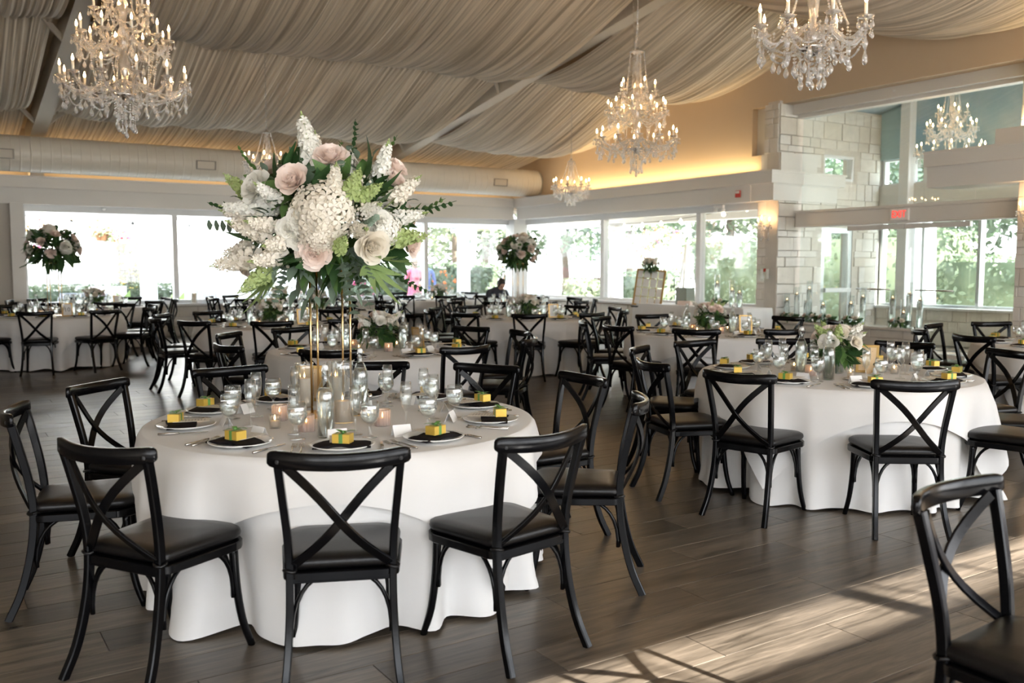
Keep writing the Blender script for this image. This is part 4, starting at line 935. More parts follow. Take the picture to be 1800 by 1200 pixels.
for ti, (tn, c, angs, lod, phrase, cp, ov) in enumerate(TABS):
    place('round_table', TABLE, 'round banquet table hidden under cloth, the ' + phrase, 'table', (c[0], c[1], 0), .3 * ti, 'round banquet tables')
    O('tablecloth', CL[ti % 3], None, (c[0], c[1], 0), radians(ov - 45 + (0 if ti < 2 else 0)), label='floor-length white cloth on the ' + phrase, cat='tablecloth', group='white floor-length tablecloths')
    O('cloth_overlay', OV[ti % 3], None, (c[0], c[1], 0), radians(ov - 45), label='square white topper cloth on the ' + phrase, cat='tablecloth', group='square topper cloths')
    used = set()
    for th in angs:
        a = radians(th); ck = clock(th, c, used); at_ = f' at {ck} of the {phrase}'
        # chair
        jr = Rj.uniform(-.02, .03) if lod < 3 else 0; ja = Rj.uniform(-4, 4) if lod < 3 else 0
        skip = (tn == 'T9' and cos(a - atan2(c[1], c[0])) > .2 and sin(a - atan2(c[1], c[0])) < -.3)
        if not skip:
            place('cross_back_chair', CHAIR, 'black cross-back chair' + at_, 'chair', (c[0] + (1.155 + jr) * cos(a), c[1] + (1.155 + jr) * sin(a), 0), a + pi / 2 + radians(ja), 'black cross-back chairs')
        else: continue
        # setting; local x to the guest's right, y toward the middle
        rz = a + pi / 2; b = (c[0] + .735 * cos(a), c[1] + .735 * sin(a))
        def L(x, y, z=0.): q = rot(x, y, rz); return (b[0] + q[0], b[1] + q[1], ZT + z)
        j = lambda s=.008: Rj.uniform(-s, s)
        if lod >= 2: O('dinner_plate', PLATE, None, L(0, 0), rz, label='white plate' + at_, cat='plate', group='white dinner plates')
        nz = 0 if lod >= 2 else -.012
        nr = rz + (radians(90) + j(.12) if True else 0)
        O('napkin', NAPK[Rj.randrange(3)], None, L(0, -.02, nz), nr, label='folded black napkin' + at_, cat='napkin', group='black napkins')
        if lod >= 2: place('gift_box', GIFT_P, 'tiny gold gift box' + at_, 'box', L(j(.02), -.045 + j(.01), .032), rz + j(.5), 'gold gift boxes', GIFT)
        if lod == 3:
            m_ = O('menu_card', MENU, None, L(j(), .015, .0), rz + j(.06), label='cream menu card' + at_, cat='card', group='cream menu cards'); O('print', MENU_LINES, m_)
            O('dinner_knife', KNIFE, None, L(.165, -.01), rz + j(.05), label='steel knife' + at_, cat='knife', group='steel knives')
            O('dinner_fork', FORK, None, L(-.165, -.01), rz + j(.05), label='inner steel fork' + at_, cat='fork', group='steel forks')
            O('dinner_fork', FORK, None, L(-.200, -.01), rz + j(.05), label='outer steel fork' + at_, cat='fork', group='steel forks')
            O('place_card', CARD, None, L(-.03 + j(.03), .185 + j(.02)), rz + j(.4), label='white folded name card' + at_, cat='card', group='white name cards')
        gx, gy = .115 + j(.02), .205 + j(.02); fx_, fy_ = .045 + j(.02) + .14 * (lod < 3), .285 + j(.02)
        place('water_goblet', GOB_P, 'full water goblet' + at_, 'glass', L(gx, gy), Rj.uniform(0, 6), 'water goblets', GOBLET)
        O('champagne_flute', FLUTE, None, L(fx_, fy_), label='empty flute' + at_, cat='glass', group='champagne flutes')
    # middle of the table
    def MPos(r, f, z=0.):   # r right, f away from the lens, metres from the table centre
        d = Vector((c[0], c[1], 0)).normalized(); q = Vector((d.y, -d.x, 0)) * r + d * f; return (c[0] + q.x, c[1] + q.y, ZT + z)
    away = atan2(c[1], c[0]) - pi / 2
    def bottle(loc, lab): place('water_bottle', BOT_P, lab, 'bottle', loc, away + .3, 'swing-top water bottles', BOTTLE)
    def votive(kind, loc, lab):
        g, parts = PINKV if kind == 'pink' else CLEARV; place('votive_candle', parts, lab, 'candle', loc, 0, 'lit votive candles', g)
    def frame(loc, rzf, lab, num=None):
        ps = [SP('backing', FR_BACK), SP('number_card', FR_FACE, kids=[SP('numeral', num, mtx=Matrix.Translation((0, .0047, .10)) @ Matrix.Rotation(radians(90), 4, 'X') @ Matrix.Rotation(pi, 4, 'Y'))] if num else []), SP('easel_leg', FR_LEG, (0, 0, 0)), SP('pegs', FR_PEGS)]
        r = place('number_frame', ps, lab, 'frame', loc, rzf, 'gold table number frames', FRAME); r.rotation_euler = (radians(8), 0, rzf)
    def shakers(r, f):
        for k, nm in ((0, 'salt'), (1, 'pepper')):
            place('shaker', [SP(nm, SHAK_S), SP('cap', SHAK_C)], f'glass {nm} shaker with chrome cap on the ' + phrase, 'shaker', MPos(r + .045 * k, f), 0, 'salt and pepper shakers', SHAKER)
    if cp == 'hero': continue
    if cp == 'low':
        r0 = {'T2': (0, .02), 'T3': (.04, .02)}.get(tn, (0, 0))
        place('flower_arrangement', LOW[ti % 2], 'low blush and white flowers on the ' + phrase, 'flowers', MPos(*r0), ti * 1.3, 'low flower arrangements')
    else:
        st = stand_parts(.16 if tn == 'T5' else .14, .80); place('flower_stand', st, 'slim gold rod stand on the ' + phrase, 'stand', MPos(0, 0), .5 + ti, 'gold flower stands')
        place('flower_arrangement', TALL[ti % 2], 'tall round bouquet on the ' + phrase, 'flowers', MPos(0, 0, .80 + .23), ti * 1.1, 'tall bouquets')
    b1, b2 = ((-.24, -.03), (-.05, -.40)) if tn == 'T2' else ((-.26, .08), (.25, -.06))
    bottle(MPos(*b1), 'first water bottle, ' + phrase); bottle(MPos(*b2), 'second water bottle, ' + phrase)
    if tn == 'T2':
        votive('clear', MPos(-.29, .06), 'clear votive left of the bottles, ' + phrase); votive('pink', MPos(-.167, -.22), 'pink votive between the bottles, ' + phrase)
        votive('clear', MPos(.09, -.24), 'clear votive under the blooms, ' + phrase); votive('clear', MPos(.38, .10), 'clear votive by the shakers, ' + phrase)
        frame(MPos(.20, .12), away + pi - .25 + pi + .45, 'gold frame seen from behind beside the flowers, ' + phrase)
        place('butter_dish', [SP('butter', BUTTER)], 'white dish of butter on the ' + phrase, 'dish', MPos(.12, -.36), 0, 'butter dishes', DISH); shakers(.25, .02)
    else:
        for k, (r, f) in enumerate(((-.14, -.16), (.12, -.20), (.20, .16), (-.2, .2)) if lod > 1 else ((-.15, -.15), (.15, -.15))):
            votive('pink' if k % 2 else 'clear', MPos(r, f), ('pink' if k % 2 else 'clear') + f' votive {("before", "in front of", "behind", "back of")[k]} the flowers, ' + phrase)
        if tn == 'T5': frame(MPos(.16, -.35), away + .25 + pi, 'gold frame with the table number 10, ' + phrase, textmesh('10', .09, M_black))
        elif lod >= 2 or tn == 'T8': frame(MPos(.40, .02), away + pi + (2.2 if tn == 'T3' else .3), 'gold frame seen from behind, ' + phrase)
        if lod >= 2: shakers(.28, -.12 if tn == 'T3' else .1)
        if lod == 3: place('butter_dish', [SP('butter', BUTTER)], 'white dish of butter on the ' + phrase, 'dish', MPos(-.12, -.36), 0, 'butter dishes', DISH)
# ---- middle of the hero table
hp = 'front table under the large bouquet'
place('flower_stand', stand_parts(.165, .765), 'tall gold stand of four rods under the large bouquet', 'stand', (1.735, 4.37, ZT), radians(-33 + 24), 'gold flower stands')
place('flower_arrangement', HERO, 'large white and blush bouquet with hydrangeas on the front gold stand', 'flowers', (1.735, 4.37, 1.715), 0, 'tall bouquets')
def bottleh(loc, lab): place('water_bottle', BOT_P, lab, 'bottle', (*loc, ZT), .5, 'swing-top water bottles', BOTTLE)
bottleh((1.478, 3.793), 'water bottle before the gold rods, ' + hp); bottleh((1.93, 4.45), 'water bottle behind the gold rods, ' + hp)
def vh(k, loc, lab):
    g, parts = {'pink': PINKV, 'clear': CLEARV, 'hurr': HURR, 'hurr2': HURR2}[k]
    place({'hurr': 'hurricane_candle', 'hurr2': 'hurricane_candle'}.get(k, 'votive_candle'), parts, lab, 'candle', (*loc, ZT), 0, 'lit candles on the bouquet table' if k[0] == 'h' else 'lit votive candles', g)
vh('pink', (1.455, 3.975), 'pink ribbed votive left of the bottle, ' + hp); vh('pink', (1.81, 3.92), 'pink ribbed votive right of the rods, ' + hp); vh('pink', (1.45, 4.33), 'pink ribbed votive near the butter, ' + hp)
vh('clear', (1.84, 4.10), 'small clear votive right of the pillar candle, ' + hp); vh('clear', (1.36, 4.13), 'small clear votive behind a flute, ' + hp)
vh('hurr', (1.685, 4.10), 'clear cylinder candle before the rods, ' + hp); vh('hurr2', (1.86, 4.62), 'tall cylinder candle behind the rods, ' + hp); vh('hurr2', (1.70, 4.66), 'third clear candle cylinder at the rear, ' + hp)
r_ = place('number_frame', [SP('backing', FR_BACK), SP('number_card', FR_FACE), SP('easel_leg', FR_LEG), SP('pegs', FR_PEGS)], 'gold frame seen from behind at the rods, ' + hp, 'frame', (1.80, 4.86, ZT), -.57, 'gold table number frames', FRAME)
place('butter_dish', [SP('butter', BUTTER)], 'white dish of butter on the ' + hp, 'dish', (1.58, 4.56, ZT), 0, 'butter dishes', DISH)
place('shaker', [SP('salt', SHAK_S), SP('cap', SHAK_C)], 'glass salt shaker with chrome cap on the ' + hp, 'shaker', (1.97, 4.42, ZT), 0, 'salt and pepper shakers', SHAKER)
# near chair, turned away from the others
place('cross_back_chair', CHAIR, 'black cross-back chair alone by the sunlit floor strip', 'chair', (2.47, 1.175, 0), atan2(-1, .06) - pi / 2, 'black cross-back chairs')

# ================================================================= CHANDELIERS (origin at the lowest crystal)
BEAD = .0085
def strand(mb, a, b, sag=0., step=.021, r=BEAD, drop=0):
    a, b = Vector(a), Vector(b); n = max(2, int(((b - a).length + sag * 1.6) / step))
    for i in range(n + 1):
        t = i / n; p = a.lerp(b, t); p.z -= sag * 4 * t * (1 - t); mb.ball(p, r * (1.25 if i % 5 == 0 else 1), 0)
    return mb
DROPM = MB().lathe([(0, 0), (.008, .006), (.015, .02), (.014, .032), (.006, .05), (0, .062)], 6)
def drop(mb, p, s=1.): mb.join(DROPM, Matrix.Translation(Vector(p) - Vector((0, 0, .062 * s))) @ Matrix.Scale(s, 4))
CUP = MB().lathe([(0, -.02), (.012, -.015), (.02, -.004), (.045, .004), (.052, .014), (.046, .010), (.02, .004), (0, .004)], 12, fn=lambda r, a, z: r * (1 + .06 * cos(6 * a) * (r > .04)))
SLEEVE = MB().lathe([(0, 0), (.0115, 0), (.0115, .095), (0, .097)], 10).mesh('candle_sleeve', M_candle)
BULB = MB().lathe([(0, 0), (.006, .004), (.0105, .015), (.0085, .030), (.0035, .046), (0, .060)], 10).mesh('bulb', M_bulb)
def chain(z0, z1):
    ch = MB(); zz = z0; k = 0
    while zz < z1:
        ch.tube([(.009 * cos(q) * (k % 2), .009 * cos(q) * (1 - k % 2), zz + .022 + .022 * sin(q)) for q in [i * pi / 4 for i in range(9)]], .0028, 4, False); zz += .036; k += 1
    return SP('chain', ch.mesh('chain', M_chrome))
def chandelier(tiers, crown_z, crown_r, body, dish_z, seed):
    P = []; R = random.Random(seed)
    P.append(SP('column', MB().lathe(body, 14, fn=lambda r, a, z: r * (1 + .06 * cos(7 * a + z * 30))).mesh('column', M_crystal)))
    P.append(SP('dish', MB().lathe([(0, dish_z - .05), (.03, dish_z - .045), (.085, dish_z - .01), (.10, dish_z + .012), (.09, dish_z + .01), (0, dish_z - .02)], 18).mesh('dish', M_chrome)))
    P.append(SP('crown', MB().lathe([(0, crown_z + .03), (.02, crown_z + .03), (.03, crown_z), (crown_r, crown_z - .02), (crown_r, crown_z - .03), (0, crown_z - .02)], 14).mesh('crown', M_crystal)))
    prev = None
    for ti, (n, r, z, rb, off) in enumerate(tiers):
        for i in range(n):
            a = 2 * pi * (i + off) / n; ca, sa = cos(a), sin(a)
            arm = bez((rb * ca, rb * sa, z - .02), (rb * 2.6 * ca, rb * 2.6 * sa, z + .10), (r * .62 * ca, r * .62 * sa, z - .26), (r * ca, r * sa, z - .02), 12)
            mb = MB().tube(arm, [.011 + .002 * sin(i_ * 1.4) for i_ in range(13)], 7); mb.join(CUP, Matrix.Translation((r * ca, r * sa, z)))
            P.append(SP('arm', mb.mesh('arm', M_crystal)))
            P.append(SP('candle', SLEEVE, (r * ca, r * sa, z), kids=[SP('bulb', BULB, (0, 0, .095))]))
            dm = MB()
            for q in range(5):
                b = a + q * 2 * pi / 5; e = (r * ca + .046 * cos(b), r * sa + .046 * sin(b), z); dm.ball((e[0], e[1], z - .01), .006, 0); drop(dm, (e[0], e[1], z - .016), .8)
            strand(dm, (r * ca, r * sa, z - .03), (r * ca, r * sa, z - .10 - .05 * (i % 2))); drop(dm, (r * ca, r * sa, z - .11 - .05 * (i % 2)), 1.25)
            P.append(SP('crystal_drops', dm.mesh('crystal_drops', M_crystal)))
            a2 = 2 * pi * (i + 1 + off) / n; sm = strand(MB(), (r * ca, r * sa, z - .03), (r * cos(a2), r * sin(a2), z - .03), .10 + .3 * r * .3)
            am = (a + a2) / 2; rm = r * cos(pi / n); drop(sm, (rm * cos(am), rm * sin(am), z - .14 - .09 * r), 1.1)
            strand(sm, (r * ca, r * sa, z - .03), (rb * 1.6 * ca, rb * 1.6 * sa, z - .12), .08)
            P.append(SP('bead_swag', sm.mesh('bead_swag', M_crystal)))
        if prev:   # bead runs from this tier down to the one below
            for i in range(n):
                a = 2 * pi * (i + .5) / n; P.append(SP('bead_strand', strand(MB(), (r * .75 * cos(a), r * .75 * sin(a), z - .06), (prev[1] * .42 * cos(a + .2), prev[1] * .42 * sin(a + .2), prev[2] - .10), .03).mesh('bead_strand', M_crystal)))
        prev = (n, r, z)
    tn_ = tiers[-1]
    for i in range(8):
        a = 2 * pi * i / 8; m = strand(MB(), (crown_r * cos(a), crown_r * sin(a), crown_z - .03), (tn_[1] * .62 * cos(a), tn_[1] * .62 * sin(a), tn_[2] + .02), .04); drop(m, (crown_r * cos(a), crown_r * sin(a), crown_z - .035), .8); P.append(SP('bead_strand', m.mesh('bead_strand', M_crystal)))
    low = tiers[0]
    for i in range(22):
        a = 2 * pi * i / 22; rr = low[1] * (.34, .52, .70)[i % 3]; l = low[2] - (.22, .15, .19)[i % 3]; m = strand(MB(), (rr * cos(a), rr * sin(a), low[2] - .02), (rr * cos(a), rr * sin(a), l)); drop(m, (rr * cos(a), rr * sin(a), l - .01), 1.3); P.append(SP('bead_strand', m.mesh('bead_strand', M_crystal)))
    for i in range(7):
        a = 2 * pi * i / 7; rr = .085; b = dish_z * .32 + .04 * (i % 2); m = strand(MB(), (rr * cos(a), rr * sin(a), dish_z), (rr * .9 * cos(a), rr * .9 * sin(a), b)); drop(m, (rr * .9 * cos(a), rr * .9 * sin(a), b), 1.3); P.append(SP('bead_strand', m.mesh('bead_strand', M_crystal)))
    f = MB(); strand(f, (0, 0, dish_z - .04), (0, 0, .08), r=.014, step=.03); drop(f, (0, 0, .075), 1.3); P.append(SP('finial', f.mesh('finial', M_crystal)))
    return P
BIGB = [(0, .30), (.035, .34), (.05, .42), (.022, .50), (.035, .58), (.05, .66), (.025, .76), (.045, .84), (.055, .92), (.022, 1.0), (.04, 1.1), (.05, 1.18), (.02, 1.28), (.035, 1.36), (.045, 1.44), (.018, 1.54), (.02, 1.66), (0, 1.68)]
SMB = [(0, .26), (.03, .30), (.045, .37), (.02, .43), (.03, .50), (.042, .58), (.018, .66), (.03, .74), (.014, .84), (0, .90)]
BIG = chandelier([(12, .53, .49, .055, 0), (10, .385, .87, .05, .5), (5, .24, 1.13, .045, .2)], 1.67, .10, BIGB, .38, 1)
SMALL = chandelier([(8, .35, .40, .05, .3)], .90, .07, SMB, .27, 2)
def swag_chain(p0, p1, sag):
    mb = MB(); a, b = Vector(p0), Vector(p1); n = int(((b - a).length + sag) / .04)
    pts = [a.lerp(b, i / n) - Vector((0, 0, sag * 4 * (i / n) * (1 - i / n))) for i in range(n + 1)]
    for i in range(n):
        d = (pts[i + 1] - pts[i]).normalized(); c_ = (pts[i] + pts[i + 1]) / 2; s_ = d.cross(Vector((0, 0, 1) if i % 2 else (.3, .8, .5))).normalized()
        mb.tube([c_ + d * .025 * cos(q) + s_ * .010 * sin(q) for q in [k * pi / 4 for k in range(9)]], .0032, 4, False)
    return mb.mesh('swag_chain', M_chrome)
def hang(parts, loc, label, rz=0, extra=()):
    big = parts is not SMALL; place('chandelier', list(parts) + [chain(1.70 if big else .93, (5.1 if loc[0] > 13 else deckz(loc[1]) - .02) - loc[2])] + list(extra), label, 'chandelier', loc, rz, 'crystal chandeliers')
hang(BIG, (1.63, 8.92, 2.66), 'three-tier crystal chandelier hanging beside the sloping rafter at upper left')
hang(BIG, (8.15, 9.50, 2.70), 'three-tier crystal chandelier with swagged chain above the seating chart', .4, [SP('swag_chain', swag_chain((0, 0, 2.25), (.95, .55, 2.85), .75))])
hang(SMALL, (4.98, 4.06, 2.66), 'one-tier crystal chandelier cut off by the top edge, nearest the glass doors')
hang(SMALL, (10.76, 14.47, 2.66), 'small one-tier crystal chandelier before the far end of the air duct', .5)
hang(SMALL, (4.82, 14.75, 2.78), 'small one-tier crystal chandelier partly behind the large bouquet', .9)
hang(BIG, (15.0, 9.25, 2.98), 'crystal chandelier with swagged chain seen through the upper glass', 1.1, [SP('swag_chain', swag_chain((0, 0, 2.0), (-.2, 1.2, 2.1), .6))])

# ================================================================= AIR DUCT
prof = []; x = -6.0
n = 36; yc, zc, rd = 19.42, 3.59, .335
mb = MB(); rings = []
while x < 13.25:
    for dx, dr in ((0, 0), (.004, .004), (.012, .004), (.016, 0), (.03, 0), (.155, 0)): rings.append((x + dx, rd + dr))
    x += .17
rings += [(13.27, rd), (13.315, rd - .05)]
vs = [(X_, yc + r_ * cos(2 * pi * k / n), zc + r_ * sin(2 * pi * k / n)) for X_, r_ in rings for k in range(n)]
fs = [(i * n + k, i * n + (k + 1) % n, (i + 1) * n + (k + 1) % n, (i + 1) * n + k) for i in range(len(rings) - 1) for k in range(n)]
vents = []
for xv in (1.35, 4.98, 12.05):
    g = MB(); a = radians(188)
    def DP(x_, an, r_): return (x_, yc + r_ * cos(an), zc + r_ * sin(an))
    for s0, s1, a0, a1 in ((-.20, .20, -.26, -.22), (-.20, .20, .22, .26), (-.20, -.17, -.22, .22), (.17, .20, -.22, .22)):
        q = [(xv + s0, a + a0), (xv + s1, a + a0), (xv + s1, a + a1), (xv + s0, a + a1)]; g.add([DP(*p, rd + .004) for p in q] + [DP(*p, rd + .018) for p in q], [(4, 5, 6, 7), (0, 1, 5, 4), (1, 2, 6, 5), (2, 3, 7, 6), (3, 0, 4, 7)])
    vents.append(SP('vent_frame', g.mesh('vent_frame', M_grille, False), kids=[SP('louvre', MB().add([DP(xv - .17, a - .2 + .05 * i, rd + .006), DP(xv + .17, a - .2 + .05 * i, rd + .006), DP(xv + .17, a - .165 + .05 * i, rd + .014), DP(xv - .17, a - .165 + .05 * i, rd + .014)], [(0, 1, 2, 3)]).mesh('louvre', M_duct, False)) for i in range(8)]))
place('air_duct', vents, 'long cream round spiral air duct with grilles under the roof', 'duct', me=mb.add(vs, fs).mesh('air_duct', M_duct))

# ================================================================= WALL FITTINGS
def sconce(loc, label):
    P = [SP('back_plate', MB().lathe([(0, .02), (.05, .015), (.06, 0), (0, 0)], 12).mesh('back_plate', M_chrome), mtx=Matrix.Rotation(radians(-90), 4, 'Y'))]
    for i, a in enumerate((-.9, 0, .9)):
        e = Vector((-.15 * cos(a), .17 * sin(a), .02 + .04 * (i == 1))); mb = MB().tube(bez((0, 0, 0), (-.05, e.y * .3, -.10), (e.x, e.y, -.08), e, 8), .007, 6); mb.join(CUP, Matrix.Translation(e)); P.append(SP('arm', mb.mesh('arm', M_crystal)))
        P.append(SP('candle', SLEEVE, tuple(e), kids=[SP('bulb', BULB, (0, 0, .095))])); dm = MB()
        for q in range(5): drop(dm, (e.x + .045 * cos(q * 1.26), e.y + .045 * sin(q * 1.26), e.z - .01), .9)
        strand(dm, (e.x, e.y, e.z - .03), (e.x * .5, e.y * .5, e.z - .2), .02); drop(dm, (e.x * .6, e.y * .6, e.z - .2), 1.2); P.append(SP('crystal_drops', dm.mesh('crystal_drops', M_crystal)))
    o = place('wall_sconce', P, label, 'sconce', loc, 0, 'crystal wall sconces')
    L_ = bpy.data.lights.new('sconce_glow', 'POINT'); L_.energy = .9; L_.color = (1, .62, .32); L_.shadow_soft_size = .05; lo = bpy.data.objects.new('glow', L_); COL.objects.link(lo); lo.parent = o; lo.location = (-.18, 0, .2)
sconce((13.22, 11.70, 2.22), 'crystal candle sconce on the stone pillar between the windows'); sconce((13.22, 6.88, 2.25), 'crystal candle sconce on the pillar at the photo edge')
ex = place('exit_sign', [SP('lettering', textmesh('EXIT', .165, emis('exit_red', (.9, .03, .02), .35), .002), mtx=Matrix.Translation((-.028, 0, 0)) @ Matrix.Rotation(radians(-90), 4, 'Z') @ Matrix.Rotation(radians(90), 4, 'X') @ Matrix.Scale(.78, 4, (1, 0, 0)))], 'white exit sign with red letters on the glass header', 'sign', (13.63, 9.25, 2.355), me=MB().rbox(-.025, .025, -.165, .165, -.10, .10, .006).mesh('exit_sign', M_white, False))
place('fire_alarm', [SP('strobe', MB().rbox(-.035, -.015, -.045, .045, .01, .055, .004).mesh('strobe', M_plate, False))], 'small red fire alarm strobe on the cornice', 'alarm', (13.03, 12.25, 2.86), me=MB().rbox(-.02, .02, -.06, .06, -.065, .065, .005).mesh('fire_alarm', M_red, False))
place('wall_box', [SP('red_tag', MB().box(-.05, -.02, -.02, .02, .04, .10).mesh('red_tag', M_red, False)), SP('white_sheet', MB().box(-.05, -.03, -.09, -.04, -.09, .09).box(-.05, -.03, .04, .09, -.09, .09).mesh('white_sheet', M_white, False))], 'clear wall box with red and white contents on the stone pillar', 'box', (13.22, 11.70, 1.36), me=MB().box(-.08, .02, -.13, .13, -.14, .14).mesh('wall_box', M_glass2, False))
place('emergency_light', [SP('lamp_head', MB().ball((0, s * .10, -.06), .045, 1).mesh('lamp_head', M_plate)) for s in (-1, 1)], 'white twin emergency light under the east cornice', 'light', (13.2, 12.9, 2.66), me=MB().rbox(-.03, .03, -.12, .12, -.03, .03, .005).mesh('emergency_light', M_white, False))
for (loc, lab) in (((3.2, 20.18, 2.66), 'tiny white smoke detector under the cornice left of the wide window'), ((13.62, 9.4, 4.36), 'tiny sprinkler head above the upper glass')):
    O('ceiling_sensor', MB().lathe([(0, -.03), (.02, -.03), (.045, -.01), (.05, .03), (0, .03)], 12).mesh('sensor', M_plate), None, loc, label=lab, cat='sensor')
# ================================================================= EAST SIDE: gift table, seating chart, candle cylinders
place('long_table', [SP('tabletop', MB().rbox(-.36, .36, -1.45, 1.45, .72, .745, .004).mesh('tabletop', M_white, False))] + [SP('leg', MB().tube([(sx_ * .28, sy_ * 1.3, .72), (sx_ * .28, sy_ * 1.3, 0)], .014).mesh('leg', M_steel)) for sx_ in (-1, 1) for sy_ in (-1, 1)], 'long gift table hidden under a white cloth at the east windows', 'table', (12.55, 12.75, 0))
mb = MB(); ob = [(-.38, -1.47), (.38, -1.47), (.38, 1.47), (-.38, 1.47)]; ring = []
for i in range(4):
    a, b = Vector(ob[i]), Vector(ob[(i + 1) % 4]); m = int((b - a).length / .03)
    ring += [a.lerp(b, k / m) for k in range(m)]
R_ = random.Random(4); ph = [R_.uniform(0, 6) for _ in range(3)]; rows = [(0, .751), (0, .749), (.006, .735)] + [(.012 + .03 * t, .735 - .72 * t) for t in (.15, .35, .6, .85, 1)]
vs = []
for d, z in rows:
    t = (.75 - z) / .75
    for i, p in enumerate(ring):
        q = i * .03; w = (sin(q * 21 + ph[0]) + .7 * sin(q * 33 + ph[1]) + .5 * sin(q * 9 + ph[2])) * .016 * t; s_ = 1 + (d + w) / p.length * 1.3; vs.append((p.x * s_, p.y * s_, z))
n = len(ring); fs = [(i * n + k, i * n + (k + 1) % n, (i + 1) * n + (k + 1) % n, (i + 1) * n + k) for i in range(len(rows) - 1) for k in range(n)] + [tuple(range(n))]
O('tablecloth', mb.add(vs, fs).mesh('long_tablecloth', M_cloth, True, 60), None, (12.55, 12.75, 0), label='white floor-length cloth on the long gift table by the windows', cat='tablecloth')
GZ = .752
cb = place('card_box', [SP('lid', MB().rbox(-.115, .115, -.155, .155, .30, .33, .004).mesh('lid', M_card, False)), SP('card_slot', MB().box(-.06, .06, -.006, .006, .331, .333).mesh('slot', M_black, False))], 'sage green card box on the long gift table', 'box', (12.6, 13.18, GZ), 0, me=MB().rbox(-.11, .11, -.15, .15, 0, .30, .005).mesh('card_box', M_card, False))
place('gift_parcel', [SP('bow', BOW, (0, 0, .06))], 'small blush parcel beside the sage card box', 'gift', (12.42, 12.98, GZ), .3, me=MB().rbox(-.08, .08, -.14, .14, 0, .08, .01).mesh('gift_parcel', M_blush, False))
def cyl_vase(loc, h, fill, lab, r=.052):
    """tall cylinder of water with a floating candle"""
    g = MB().lathe([(0, 0), (r, 0), (r, h), (r - .003, h), (r - .003, .008), (0, .008)], 24).mesh('cylinder_glass', M_glass2)
    P = [SP('water', MB().lathe([(0, .009), (r - .004, .009), (r - .004, fill), (0, fill)], 24).mesh('cylinder_water', M_water)),
         SP('floating_candle', MB().lathe([(0, 0), (.026, 0), (.034, .014), (.032, .026), (0, .024)], 14).mesh('floating_candle', M_wax), (0, 0, fill + .001), kids=[SP('flame', FLAME, (0, 0, .026))])]
    place('cylinder_vase', P, lab, 'vase', loc, 0, 'tall candle cylinders', g)
for y, x, h, f, lab in ((12.15, 12.42, .60, .42, 'tallest clear candle cylinder on the gift table'), (11.85, 12.50, .50, .30, 'middle clear candle cylinder on the gift table'), (11.62, 12.45, .40, .26, 'shortest clear candle cylinder on the gift table end')): cyl_vase((x, y, GZ), h, f, lab)
LZ = .502
for y, x, h, f, lab in ((11.36, 13.42, .50, .36, 'candle cylinder at the pillar end of the stone ledge'), (11.22, 13.52, .62, .47, 'second candle cylinder from the pillar on the stone ledge'), (10.98, 13.5, .40, .34, 'low water-filled cylinder left of the tallest, stone ledge'), (10.86, 13.42, .74, .58, 'tallest candle cylinder on the stone ledge before the exit door'), (10.62, 13.5, .40, .30, 'short candle cylinder right of the tallest, stone ledge'),
                        (9.98, 13.42, .50, .34, 'shorter of the paired cylinders mid stone ledge'), (9.84, 13.55, .64, .46, 'taller of the paired cylinders mid stone ledge'), (9.18, 13.42, .62, .46, 'cylinder above the last ledge blooms'), (9.06, 13.55, .46, .22, 'low cylinder with a sunken candle near the ledge end'), (8.88, 13.42, .74, .55, 'tallest cylinder at the far end of the stone ledge'), (8.78, 13.56, .52, .44, 'water-filled cylinder at the very end of the ledge')): cyl_vase((x, y, LZ), h, f, lab)
def ledge_posy(seed):
    R = random.Random(seed); P = [SP('foliage', me, (0, 0, .04), kind='stuff') for me in foliage_ball(.13, 70, seed, (M_leafd, M_leafm), (.06, .10), .35)]
    for i in range(5):
        a = i * 2.1; P.append(SP('rose', R.choice(ROSE[('blush', 'blush', 'cream', 'white', 'blush')[i]]), mtx=frame_z((-.6 + .3 * cos(a), sin(a) * .6, .8), (.05 * cos(a) - .03, .10 * sin(a), .075), a, R.uniform(.034, .048))))
    for i in range(6): P.append(SP('leaf', LEAF['dark'][i % 2], mtx=frame_z((cos(i * 1.05), 1.2 * sin(i * 1.05), .3), (.04 * cos(i), .08 * sin(i), .03), i, .12)))
    return P
for i, (y, x, z, lab) in enumerate(((11.28, 13.40, LZ, 'low rose posy at the pillar end of the stone ledge'), (10.80, 13.38, LZ, 'low rose posy under the tallest ledge cylinder'), (10.45, 13.38, LZ, 'single blush posy between ledge cylinders'), (9.92, 13.38, LZ, 'low rose posy under the paired ledge cylinders'), (9.02, 13.38, LZ, 'low rose posy near the far ledge end'), (12.05, 12.36, GZ, 'small rose posy under the gift table cylinders'))):
    place('rose_posy', ledge_posy(60 + i), lab, 'flowers', (x, y, z + .045), 0, 'low rose posies')
# seating chart: gilt frame with cards, leaning on a black easel, garland on the top corner
W_, H_ = .62, .75; P = []
fr = MB()
for a, b, c, d in ((-W_ / 2, W_ / 2, 0, .035), (-W_ / 2, W_ / 2, H_ - .035, H_), (-W_ / 2, -W_ / 2 + .035, .035, H_ - .035), (W_ / 2 - .035, W_ / 2, .035, H_ - .035)): fr.rbox(a, b, -.015, .015, c, d, .003)
for k in range(1, 4): fr.box(-W_ / 2 + W_ * k / 4 - .006, -W_ / 2 + W_ * k / 4 + .006, -.004, .004, .03, H_ - .03)
for k in range(1, 4): fr.box(-W_ / 2 + .03, W_ / 2 - .03, -.003, .005, H_ * k / 4 - .004, H_ * k / 4 + .004)
for i in range(4):
    for k in range(4): P.append(SP('seating_card', MB().box(-.064, .064, -.010, -.006, -.084, .084).mesh('seating_card', M_white, False), (-W_ / 2 + W_ * (i + .5) / 4, 0, H_ * (k + .5) / 4)))
